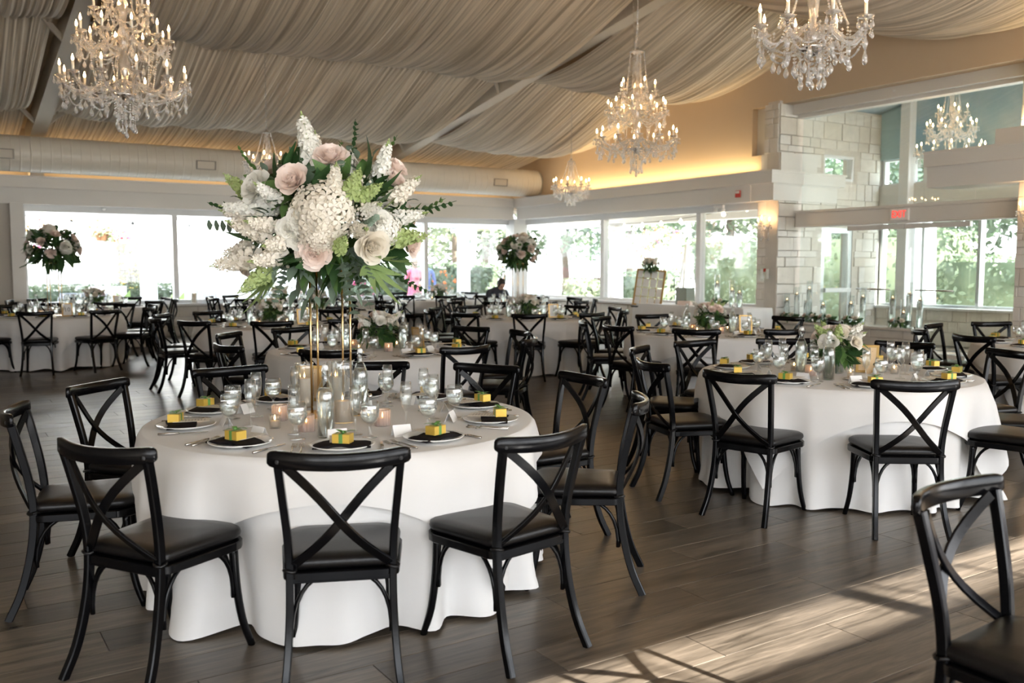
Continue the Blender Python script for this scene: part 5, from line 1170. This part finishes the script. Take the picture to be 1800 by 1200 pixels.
chart = place('seating_chart', P, 'gold framed seating chart of white cards on a black easel', 'sign', (12.28, 13.95, .70), radians(-62), me=fr.mesh('chart_frame', M_frame, False))
chart.rotation_euler = (radians(-11), radians(4), radians(-62))
ea = MB().tube([(-.30, .10, 0), (-.05, .20, 1.5)], .014, 6).tube([(.30, .10, 0), (.05, .20, 1.5)], .014, 6).tube([(0, .62, 0), (0, .20, 1.5)], .012, 6).tube([(-.32, -.03, .69), (.32, -.03, .69)], .014, 6).tube([(-.22, .02, .69), (-.2, .14, .69)], .01, 5).tube([(.22, .02, .69), (.2, .14, .69)], .01, 5)
O('easel', ea.mesh('easel', M_black), None, (12.28, 13.95, 0), radians(-62), label='black display easel under the seating chart', cat='easel')
place('flower_garland', [SP(p['name'], p['me'], mtx=Matrix.Translation((0, 0, -.12)) @ (p['mtx'] if p['mtx'] is not None else Matrix.Translation(p['loc'])), kids=p['kids'], kind=p['kind']) for p in LOW[0] if p['name'] not in ('vase', 'water', 'stems')], 'white and green flower garland on top of the seating chart', 'flowers', (12.40, 13.98, 1.45), 1.2)

# ================================================================= PEOPLE (one continuous skinned body each)
def person_body(J, E, root, mt, name='body', sub=2):
    """J: joint -> (position, radius pair); E: edges; one continuous surface"""
    keys = list(J); me = bpy.data.meshes.new(name)
    me.from_pydata([J[k][0] for k in keys], [(keys.index(a), keys.index(b)) for a, b in E], [])
    o = bpy.data.objects.new(name, me); COL.objects.link(o)
    md = o.modifiers.new('skin', 'SKIN'); md.use_smooth_shade = True; s_ = o.modifiers.new('sub', 'SUBSURF'); s_.levels = sub; s_.render_levels = sub
    for i, k in enumerate(keys):
        r = J[k][1]; me.skin_vertices[0].data[i].radius = r if isinstance(r, tuple) else (r, r); me.skin_vertices[0].data[i].use_root = (k == root)
    dg = bpy.context.evaluated_depsgraph_get(); dg.update(); out = bpy.data.meshes.new_from_object(o.evaluated_get(dg)); bpy.data.objects.remove(o)
    out.materials.clear(); out.materials.append(mt); out.polygons.foreach_set('use_smooth', [True] * len(out.polygons)); return out
def head_mesh(mt):
    mb = MB(); V, F = ICO[2]; vs = []
    for p in V:
        x, y, z = p.x * .075, p.y * .092, p.z * .115
        if z < 0: x *= 1 - .28 * (-z / .115); y = y * (1 - .12 * (-z / .115)) + .012 * (z / -.115)
        vs.append((x, y, z))
    mb.add(vs, F); mb.add([(-.012, .088, -.028), (.012, .088, -.028), (0, .118, -.026), (0, .090, .018), (0, .095, -.036)], [(0, 2, 3), (2, 1, 3), (0, 4, 2), (4, 1, 2)])
    for s in (-1, 1): mb.ball((s * .076, -.004, -.012), .026, 1, (.4, .7, 1.1))
    mb.ball((0, .083, -.062), .022, 1, (1, .35, .3)); return mb.mesh('head', mt)
EYES = MB().ball((-.031, .080, .006), .011, 1).ball((.031, .080, .006), .011, 1).mesh('eyes', M_black)
HEAD = head_mesh(M_skin)
def hair(mt, long_=False):
    mb = MB(); V, F = ICO[2]; vs = []
    for p in V:
        s = 1.10; x, y, z = p.x * .075 * s, p.y * .094 * s - .012, p.z * .117 * s + .012
        if z < .02 and not long_: z = max(z, -.05); 
        if y > .055 and z < .055: y = .055
        if long_ and z < 0 and y < .05: z *= 2.1; x *= 1.05
        vs.append((x, y, z))
    return mb.add(vs, F).mesh('hair', mt)
def hand(mt, s=1):
    mb = MB().tube([(0, 0, .02), (0, 0, -.045), (0, .004, -.085)], [.026, .036, .034], 8)
    for i, l in enumerate((.060, .072, .066, .052)): x = -.024 + .016 * i; mb.tube([(x, .004, -.075), (x, .012, -.075 - l * .55), (x, .030, -.075 - l)], [.0085, .008, .006], 6)
    mb.tube([(-.03 * s, .004, -.02), (-.052 * s, .018, -.05), (-.050 * s, .03, -.078)], [.010, .009, .007], 6); return mb.mesh('hand', mt)
def standing(label, loc, rz, top, skirt=None, hairm=None, longh=False, legs=None, fold=False):
    T = dict(pel=((0, 0, .95), (.15, .10)), waist=((0, 0, 1.10), (.125, .09)), chest=((0, .0, 1.30), (.16, .105)), neck0=((0, -.01, 1.44), (.09, .07)), neck=((0, 0, 1.52), .05), neck2=((0, .01, 1.58), .048)); E = [('pel', 'waist'), ('waist', 'chest'), ('chest', 'neck0'), ('neck0', 'neck'), ('neck', 'neck2')]
    hands = []
    for s, n in ((-1, 'l'), (1, 'r')):
        el = (s * .25, -.03, 1.13); wr_ = (s * .10, .20, 1.12) if fold else (s * .25, .06, .90)
        T.update({'sh' + n: ((s * .175, -.01, 1.40), .062), 'el' + n: (el, .044), 'wr' + n: (wr_, .030)}); E += [('neck0', 'sh' + n), ('sh' + n, 'el' + n), ('el' + n, 'wr' + n)]
        T.update({'hip' + n: ((s * .095, 0, .86), .09), 'kn' + n: ((s * .10, .02, .50), .062), 'an' + n: ((s * .10, -.02, .09), .042), 'to' + n: ((s * .11, .13, .035), .036)}); E += [('pel', 'hip' + n), ('hip' + n, 'kn' + n), ('kn' + n, 'an' + n), ('an' + n, 'to' + n)]
        hands.append(SP('hand', hand(M_skin, s), wr_))
    P = [SP('body', person_body(T, E, 'pel', top))] + hands + [SP('head', HEAD, (0, .02, 1.70), kids=[SP('eyes', EYES), SP('hair', hair(hairm or M_hair, longh))])]
    if skirt: P.append(SP('skirt', MB().lathe([(.125, 1.12), (.165, .98), (.21, .75), (.26, .45), (.29, .30), (.285, .30), (.25, .45), (.12, 1.1)], 28, fn=lambda r, a, z: r * (1 + .07 * sin(7 * a) * max(0, 1.0 - z))).mesh('skirt', skirt)))
    place('person', P, label, 'person', loc, rz)
M_pinkd = mat('pink_dress_cloth', (.80, .20, .32), .8, var=.25, scale=9)
standing('person in a pink dress standing outside the window', (11.0, 21.7, -.05), 2.9, M_pinkd, M_pinkd, M_hairb, True, fold=True)
standing('person in a blue shirt standing behind the pink dress', (11.75, 22.5, -.05), 2.7, M_blue, None, M_hair)
standing('person in a dark suit standing outside beyond the gold rods', (8.35, 22.3, -.05), 2.2, M_suit, None, M_hair)
standing('person in dark clothes outside under the bouquet, facing away', (9.35, 22.6, -.05), .3, M_suit, None, M_hair)
# seated man, head bowed, behind the far corner table
T = dict(pel=((0, 0, .52), (.16, .12)), waist=((0, .02, .68), (.14, .11)), chest=((0, .10, .88), (.17, .12)), neck0=((0, .17, 1.0), (.10, .08)), neck=((0, .215, 1.05), .055), neck2=((0, .25, 1.08), .052)); E = [('pel', 'waist'), ('waist', 'chest'), ('chest', 'neck0'), ('neck0', 'neck'), ('neck', 'neck2')]; P = []
for s, n in ((-1, 'l'), (1, 'r')):
    T.update({'sh' + n: ((s * .19, .14, .98), .068), 'el' + n: ((s * .26, .20, .74), .048), 'wr' + n: ((s * .08, .40, .80), .032), 'hip' + n: ((s * .10, .06, .50), .095), 'kn' + n: ((s * .13, .44, .50), .068), 'an' + n: ((s * .13, .40, .09), .045), 'to' + n: ((s * .14, .55, .035), .036)})
    E += [('neck0', 'sh' + n), ('sh' + n, 'el' + n), ('el' + n, 'wr' + n), ('pel', 'hip' + n), ('hip' + n, 'kn' + n), ('kn' + n, 'an' + n), ('an' + n, 'to' + n)]; P.append(SP('hand', hand(M_skin, s), mtx=frame_z((0, -1, .2), (s * .08, .40, .80))))
P += [SP('body', person_body(T, E, 'pel', M_suit)), SP('head', HEAD, mtx=Matrix.Translation((0, .32, 1.13)) @ Matrix.Rotation(radians(-38), 4, 'X'), kids=[SP('eyes', EYES), SP('hair', hair(M_hair))])]
place('person', P, 'person in dark clothes seated with bowed head at the far corner', 'person', (9.95, 16.05, 0), radians(178))
# ================================================================= OUTSIDE
GZ0 = -.06
struct('ground', MB().box(-40, 70, -60, 80, -.4, GZ0).mesh('ground', M_concrete, False))
# white building across the patio, its small windows, and one beyond the garden
bl = struct('building_white', MB().box(-9, 7.9, 25.5, 31, GZ0, 7.5).mesh('building', M_exwhite, False))
for (x, z) in ((6.2, 1.86), (6.9, 4.4), (2.2, 4.4)):
    O('window', MB().box(x - .13, x + .13, 25.44, 25.52, z - .22, z + .22).mesh('window', M_suit, False), bl)
struct('wall_garden', MB().box(7.9, 9.3, 25.3, 25.6, GZ0, 1.25).mesh('garden_wall', M_exwhite, False))
b2 = struct('building_far', MB().prism([(31.3, 1.0), (34.4, 1.0), (34.4, 4.6), (32.8, 5.3), (31.3, 4.6)], 25, 31).mesh('building', M_exwhite, False))
O('window', MB().box(24.95, 25.02, 32.3, 32.6, 2.6, 3.6).mesh('window', M_suit, False), b2)
# arcade: tapered white columns with caps and the beams over them
def column(x, y, lab, r=.20):
    P = [SP('capital', MB().rbox(-.27, .27, -.27, .27, 2.52, 2.64, .01).lathe([(.17, 2.38), (.24, 2.50), (.24, 2.52), (0, 2.52)], 20).mesh('capital', M_excol, True, 40)), SP('base', MB().rbox(-.25, .25, -.25, .25, 0, .12, .01).mesh('base', M_excol, False))]
    place('column', P, lab, 'column', (x, y, GZ0), 0, 'white garden columns', MB().lathe([(0, .1), (r, .1), (r * .98, .8), (r * .86, 2.40), (0, 2.40)], 24, fn=lambda q, a, z: q).mesh('column', M_excol))
column(4.58, 23.0, 'white round column outside the wide north window'); column(13.24, 23.0, 'white column outside left of the room corner'); column(16.0, 22.4, 'white column outside right of the room corner'); column(16.0, 19.45, 'white column outside behind the seating chart window'); column(17.3, 11.25, 'fat white column outside the vestibule glass', .34); column(8.9, 23.0, 'white column outside hidden by the big bouquet')
struct('beam_north', MB().box(-6, 16.3, 22.8, 23.2, 2.6, 2.95).mesh('arcade_beam', M_excol, False)); struct('beam_east', MB().box(15.8, 16.2, 12.4, 22.8, 2.6, 2.95).mesh('arcade_beam', M_excol, False))
place('tied_drape', [], 'white tied-back drape hanging on an outside column', 'drape', (13.35, 22.7, 0), me=MB().tube([(.1, 0, 2.5), (.05, 0, 2.1), (-.12, -.05, 1.75), (-.2, -.05, 1.45), (-.24, -.05, 1.25)], [.05, .10, .16, .14, .03], 10).mesh('tied_drape', M_exwhite))
# foliage masses: many leaf quads each
def leaves(mb, c, rad, n, size, R, low=-1.):
    for _ in range(n):
        d = Vector((R.gauss(0, 1), R.gauss(0, 1), R.gauss(0, 1))).normalized()
        if d.z < low: d.z = abs(d.z)
        q = .72 + .34 * R.random() ** .5; p = Vector((c[0] + d.x * rad[0] * q, c[1] + d.y * rad[1] * q, c[2] + d.z * rad[2] * q))
        u = Vector((R.gauss(0, 1), R.gauss(0, 1), R.gauss(0, .6))).normalized(); v = u.cross(d + Vector((R.uniform(-.6, .6), R.uniform(-.6, .6), .4))).normalized(); s = size * R.uniform(.6, 1.25)
        mb.add([p - u * s, p + v * s * .45, p + u * s, p - v * s * .45], [(0, 1, 2, 3)])
def tree_mesh(seed, mt, h, rad, n, size):
    R = random.Random(seed); mb = MB()
    for i in range(7):
        a = i * 2.4; q = rad * .55 * (i > 0); leaves(mb, (q * cos(a), q * sin(a), h + rad * .35 * sin(i * 1.7)), (rad * .62, rad * .62, rad * .5), n // 7, size, R)
    return mb.mesh('foliage', mt)
TRUNK = MB().tube([(0, 0, 0), (.05, .02, 1.2), (-.03, .05, 2.4), (.1, 0, 3.6)], [.19, .15, .13, .07], 10).tube([(-.02, .04, 2.2), (.5, .2, 3.1), (.9, .3, 3.8)], [.08, .06, .03], 7).tube([(0, .03, 2.0), (-.5, -.1, 3.0), (-.9, .1, 3.9)], [.08, .05, .03], 7).mesh('trunk', M_bark)
CROWN = {'dark': tree_mesh(1, M_tree, 4.2, 2.7, 2600, .16), 'light': tree_mesh(2, M_treelight, 3.9, 2.6, 2300, .16), 'mid': tree_mesh(3, M_hedge, 3.4, 2.4, 2400, .15)}
def tree(kind, x, y, sc_, lab, group='garden trees'):
    o = place('tree', [SP('foliage', CROWN[kind], kind='stuff'), SP('trunk', TRUNK)], lab, 'tree', (x, y, GZ0), x * 3.1, group); o.scale = (sc_,) * 3
tree('dark', 12.6, 30, 1.15, 'dark tree beyond the garden wall, right of the white building'); tree('light', 16.4, 29, 1.0, 'sunny green tree behind the corner columns'); tree('dark', 20.2, 27.5, .9, 'dark tree left of the far white house'); tree('light', 10.0, 34, 1.3, 'tall pale tree behind the bouquet')
tree('dark', 20.9, 24.6, .9, 'dark tree with bare trunk behind the seating chart'); tree('mid', 26.5, 25.2, 1.3, 'leafy tree far behind the clipped hedge'); tree('dark', 33, 33, 1.5, 'dark tree beyond the far white house'); tree('mid', 18.6, 30.5, .9, 'bushy tree right of the corner column'); tree('dark', 30, 38, 1.5, 'tall dark tree left behind the far white house'); tree('mid', 28.5, 21, 1.15, 'mid green tree right of the far white house'); tree('dark', 25.5, 17.0, 1.1, 'dark tree above the clipped hedge'); tree('mid', 22.0, 14.2, .9, 'leafy tree seen past the stone pillar'); tree('dark', 24.0, 9.0, 1.2, 'dark tree outside the vestibule glass'); tree('mid', 23.5, 12.2, 1.1, 'green tree behind the fat white column'); tree('dark', 26, 4.8, 1.2, 'dark tree at the far end of the vestibule windows'); tree('light', 30, 26.5, 1.3, 'sunny tree far behind the east garden')
tree('light', -1.6, 24.6, .5, 'small sunny tree at the edge of the north window')
def hedge_mesh(l, w, h, n, seed, mt, size=.075):
    R = random.Random(seed); mb = MB(); mb.box(-l / 2 + .08, l / 2 - .08, -w / 2 + .08, w / 2 - .08, 0, h - .1)
    for _ in range(n):
        f = R.random(); u, v = R.uniform(-.5, .5), R.random()
        if f < .42: p, d = (u * l, -w / 2, v * h), (0, -1, .3)
        elif f < .6: p, d = (u * l, w / 2, v * h), (0, 1, .3)
        elif f < .86: p, d = (u * l, (v - .5) * w, h), (0, 0, 1)
        else: s = 1 if R.random() < .5 else -1; p, d = (s * l / 2, (v - .5) * w, R.random() * h), (s, 0, .3)
        p = Vector(p) + Vector((R.uniform(-.06, .06), R.uniform(-.06, .06), R.uniform(-.09, .07))); d = (Vector(d) + Vector((R.uniform(-.8, .8), R.uniform(-.8, .8), R.uniform(-.3, .8)))).normalized()
        u_ = d.cross(Vector((R.gauss(0, 1), R.gauss(0, 1), R.gauss(0, 1)))).normalized(); v_ = d.cross(u_); s = size * R.uniform(.6, 1.3)
        mb.add([p - u_ * s, p + v_ * s * .5, p + u_ * s, p - v_ * s * .5], [(0, 1, 2, 3)])
    return mb.mesh('hedge', mt)
def hedge(x, y, rz, l, w, h, n, seed, lab, mt=None, size=.075): O('hedge', hedge_mesh(l, w, h, n, seed, mt or M_hedge, size), None, (x, y, GZ0), rz, label=lab, cat='hedge', kind='stuff')
hedge(2.6, 24.6, 0, 5.6, .8, 1.05, 2600, 1, 'low rounded hedge behind the patio chairs'); hedge(20.2, 16.2, radians(90), 8.2, 1.2, 2.35, 6200, 2, 'tall clipped hedge outside the east window', M_treelight); hedge(19.8, 8.0, radians(90), 8.0, 1.2, 1.75, 4200, 3, 'clipped hedge outside the vestibule windows', M_treelight); hedge(19.4, 25.6, radians(55), 7.0, 1.0, 1.05, 2500, 4, 'low bright hedge below the far white house', M_treelight); hedge(12.9, 25.9, 0, 6.3, 1.0, 1.6, 3000, 5, 'leafy hedge outside by the blue shirt', M_hedge, .1); hedge(18.4, 21.0, radians(70), 2.4, 1.2, 1.35, 1500, 6, 'rounded shrub beside the seating chart column')
# flowers outside
def flower_mass(name, lab, loc, rad, mts, n, seed, leafm=M_hedge):
    R = random.Random(seed); P = [SP('stem', MB().tube([(0, 0, GZ0 - loc[2]), (.05, .03, -loc[2] * .5), (0, 0, 0)], .03, 6).tube([(.1, .05, GZ0 - loc[2]), (.2, 0, -loc[2] * .5), (.1, .1, 0)], .02, 6).mesh('stem', M_bark))]; mb = MB(); leaves(mb, (0, 0, 0), rad, n, .07, R); P.append(SP('foliage', mb.mesh('foliage', leafm), kind='stuff'))
    for i, m in enumerate(mts):
        b = MB()
        for _ in range(34):
            d = Vector((R.gauss(0, 1), R.gauss(0, 1), R.gauss(0, 1))).normalized(); b.ball((d.x * rad[0] * 1.02, d.y * rad[1] * 1.02, d.z * rad[2]), R.uniform(.025, .05), 0)
        P.append(SP('blossoms', b.mesh('blossoms', m), kind='stuff'))
    return place(name, P, lab, 'flowers', loc)
def hanging_pot(x, y, z, lab, m):
    R = random.Random(int(x * 10)); mb = MB(); leaves(mb, (0, 0, .12), (.30, .28, .24), 260, .06, R); b = MB()
    for _ in range(26):
        d = Vector((R.gauss(0, 1), R.gauss(0, 1), abs(R.gauss(0, 1)))).normalized(); b.ball((d.x * .29, d.y * .27, .12 + d.z * .24), .035, 0)
    place('hanging_pot', [SP('foliage', mb.mesh('foliage', M_treelight), kind='stuff'), SP('blossoms', b.mesh('blossoms', m), kind='stuff'), SP('wall_hook', MB().tube([(0, .3, .3), (0, .05, .34), (0, 0, .1)], .01, 5).mesh('wall_hook', M_black))], lab, 'plant pot', (x, y, z), 0, 'hanging flower pots', MB().lathe([(0, -.17), (.11, -.17), (.17, .04), (.185, .04), (.185, .07), (.16, .07), (.10, -.14), (0, -.14)], 18).mesh('pot', M_terra))
hanging_pot(3.92, 25.2, 2.32, 'terracotta pot with orange blooms hung on the white wall', M_orangefl); hanging_pot(4.32, 25.2, 2.08, 'terracotta pot with pink blooms hung on the white wall', M_pinkfl)
tr_ = MB()
for k in range(6): tr_.tube([(4.36 + .13 * k, 25.42, .6), (4.36 + .13 * k, 25.42, 2.1)], .012, 5)
for k in range(9): tr_.tube([(4.30, 25.42, .7 + .17 * k), (5.08, 25.42, .7 + .17 * k)], .012, 5)
R = random.Random(5); mb = MB(); leaves(mb, (4.7, 25.35, 1.5), (.42, .16, .72), 520, .07, R); bb = MB()
for _ in range(70): bb.ball((4.7 + R.uniform(-.4, .4), 25.2 + R.uniform(-.06, .06), 1.5 + R.uniform(-.65, .7)), .04, 0)
place('flower_trellis', [SP('foliage', mb.mesh('foliage', M_treelight), kind='stuff'), SP('blossoms', bb.mesh('blossoms', M_yellowfl), kind='stuff')], 'trellis of yellow flowering creeper on the white wall', 'trellis', me=tr_.mesh('flower_trellis', M_bark))
flower_mass('flower_bush', 'creeper with pink blooms at the top left of the north window', (1.9, 25.1, 2.3), (.8, .3, .6), (M_pinkfl, M_orangefl), 420, 8, M_treelight)
flower_mass('flower_bush', 'orange flower bush outside left of the room corner', (13.2, 24.3, 1.0), (.45, .4, .35), (M_orangefl,), 260, 9); place('clay_pot', [], 'clay pot under the orange flowers', 'plant pot', (13.2, 24.3, .4), me=MB().lathe([(0, -.45), (.2, -.45), (.3, .3), (.26, .3), (0, .1)], 16).mesh('clay_pot', M_terra))
flower_mass('flower_bush', 'orange blooms right of the corner post outside', (15.4, 23.9, 1.25), (.3, .3, .3), (M_orangefl,), 160, 10); flower_mass('flower_bush', 'climbing yellow and magenta flowers right of the seating chart', (19.6, 21.6, 1.9), (.8, .9, .85), (M_yellowfl, M_pinkfl, M_orangefl), 700, 11, M_treelight); flower_mass('flower_bush', 'magenta flowers low outside by the blue shirt', (10.4, 24.2, .7), (.6, .3, .35), (M_pinkfl,), 300, 12)
bl_ = MB()
for a, l in ((-.5, .9), (-.2, 1.0), (.1, 1.05), (.4, .95), (.7, .8)): leafpatch(bl_, (0, 0, .1), (sin(a), -.2, cos(a)), l, .18, .25, 7, .2)
for x, y, sc_, lab in ((4.15, 24.0, 1.05, 'broad bright green leaves left of the patio column'), (5.35, 23.6, 1.0, 'broad green leaves right of the patio column')):
    o = O('broad_leaf_plant', bl_.mesh('broad_leaf_plant', M_leafp), None, (x, y, 0), .2, label=lab, cat='plant', group='broad leaf plants'); o.scale = (sc_,) * 3
flower_mass('flower_bush', 'climbing pale flowers on the white building right corner', (7.9, 24.9, 1.7), (.5, .4, 1.3), (M_cream,), 520, 13, M_treelight)
# patio furniture
PC = []
for s in (-1, 1):
    PC.append(SP('leg', MB().tube([(s * .26, .24, 0), (s * .27, .22, .62), (s * .27, -.2, .64), (s * .25, -.26, .9)], .014, 6).mesh('leg', M_patio))); PC.append(SP('leg', MB().tube([(s * .26, -.26, 0), (s * .26, -.2, .42)], .014, 6).mesh('leg', M_patio)))
sm = MB()
for i in range(11): sm.box(-.24 + .048 * i - .014, -.24 + .048 * i + .014, -.24, .24, .41, .42)
sm.tube([(-.26, .24, .415), (.26, .24, .415), (.26, -.24, .415), (-.26, -.24, .415), (-.26, .24, .415)], .012, 6); PC.append(SP('seat', sm.mesh('seat', M_patio, False)))
bm_ = MB()
for i in range(11): bm_.prism([(-.25, .45), (-.235, .45), (-.315, .92), (-.33, .92)], -.24 + .048 * i - .013, -.24 + .048 * i + .013)
bm_.tube([(-.26, -.25, .45), (-.26, -.33, .93), (.26, -.33, .93), (.26, -.25, .45)], .014, 6); PC.append(SP('backrest', bm_.mesh('backrest', M_patio, False)))
for x, y, rz, lab in ((2.3, 22.2, 1.4, 'grey metal patio chair at the edge of the north window'), (3.7, 22.6, -2.4, 'grey metal patio chair beside the patio column'), (6.1, 23.3, 3.1, 'grey metal patio chair behind the white patio table'), (6.9, 22.4, 1.9, 'grey metal patio chair right of the white patio table'), (2.9, 22.9, 3.0, 'grey metal patio chair before the low hedge')): place('patio_chair', PC, lab, 'chair', (x, y, GZ0), rz, 'grey patio chairs')
for x, y, lab in ((5.5, 22.2, 'white round patio table left of the window post'), (2.9, 21.9, 'white round patio table behind table ten')):
    place('patio_table', [SP('leg', MB().tube([(.4 * cos(a), .4 * sin(a), .70), (.5 * cos(a), .5 * sin(a), 0)], .016, 6).mesh('leg', M_patio)) for a in (.5, 2.1, 3.6, 5.2)], lab, 'table', (x, y, GZ0), 0, 'white patio tables', MB().lathe([(0, .70), (.66, .70), (.66, .73), (0, .74)], 32).mesh('patio_table_top', M_exwhite))
ct = MB().lathe([(0, 1.06), (.42, 1.06), (.425, 1.05), (.43, .9), (.45, .4), (.48, .01)], 60, fn=lambda r, a, z: r * (1 + .05 * sin(15 * a) * (1.06 - z)))
cm = ct.mesh('cocktail_cloth', M_exwhite)
for x, y, lab in ((3.86, 24.2, 'white-clothed cocktail table outside before the low hedge'), (6.75, 23.6, 'white-clothed cocktail table outside left of the bouquet')): O('cocktail_table', cm, None, (x, y, GZ0), label=lab, cat='table', group='outdoor cocktail tables')
vg, vp = candle_jar(.09, .16, .07, .07); place('lantern_candle', vp, 'glass candle bowl on the outdoor cocktail table', 'candle', (3.86, 24.2, 1.0), 0, None, vg)
hg, hp_ = candle_jar(.07, .34, .05, .20); place('sill_candle', hp_, 'white candle in a glass on the north window sill', 'candle', (4.93, 20.16, .716), 0, None, hg)
O('garden_a_shape', MB().tube([(0, 0, 2.1), (-.35, -.2, 0)], .035, 6).tube([(0, 0, 2.1), (.45, -.1, 0)], .035, 6).tube([(0, 0, 2.1), (0, .45, 0)], .035, 6).mesh('garden_a_shape', M_excol), None, (15.6, 16.3, GZ0), label='white A-shaped form outside behind the seating chart', cat='tripod')  # legs added as stand-in for a bright A-shape of sunlit drape
# string lights along the arcade
def lights_(a, b, n, sag, lab, on):
    a, b = Vector(a), Vector(b); pts = [a.lerp(b, i / (n * 2)) - Vector((0, 0, sag * 4 * (i / (n * 2)) * (1 - i / (n * 2)))) for i in range(n * 2 + 1)]
    P = []
    for i in range(1, n * 2, 2): P.append(SP('bulb', (GLOBE_ON if on else GLOBE_OFF), tuple(pts[i])))
    place('string_lights', P, lab, 'string lights', me=MB().tube(pts, .006, 4).mesh('string_lights', M_black))
gl_ = MB().lathe([(0, -.11), (.03, -.10), (.042, -.07), (.03, -.04), (.014, -.025), (.014, 0), (0, 0)], 10)
GLOBE_ON = gl_.mesh('globe_bulb', emis('warm_globe', (1, .86, .55), 5)); GLOBE_OFF = gl_.mesh('globe_bulb', M_black)
lights_((13.66, 19.7, 2.72), (13.66, 12.3, 2.72), 12, .25, 'string of lit globe bulbs just outside the east window', True); lights_((15.79, 22.3, 2.62), (15.79, 12.6, 2.62), 13, .3, 'second string of lit globe bulbs along the garden beam', True); lights_((16.21, 20.5, 2.8), (17.1, 11.4, 2.3), 10, .3, 'third string of lit globe bulbs before the hedge', True); lights_((1.0, 22.79, 2.66), (12.6, 22.79, 2.66), 9, .12, 'string of unlit bulbs outside the north window', False)
O('cord', MB().tube([(0, 0, .13), (0, 0, .62)], .006, 4).mesh('cord', M_black), O('garden_globe', MB().ball((0, 0, 0), .14, 2).mesh('garden_globe', M_exwhite), None, (15.9, 14.05, 2.02), label='white paper globe hanging outside the east window', cat='lantern'))
# unseen branches added outside the south clerestory to break up the sunlight
mb = MB(); R = random.Random(3)
for i in range(7):
    x = 1.0 + i * .75; mb.tube([(x, -3.6, GZ0), (x + .3, -3.5, 2.2), (x + R.uniform(-.4, .7), -3.5, 3.9), (x + R.uniform(-.6, 1.0), -3.5, 5.2)], [.03, .025, .016, .006], 5)
O('sun_breaking_branches', mb.mesh('sun_breaking_branches', M_bark), None, label='unseen branches added outside the clerestory to break up sunlight', cat='shrub')
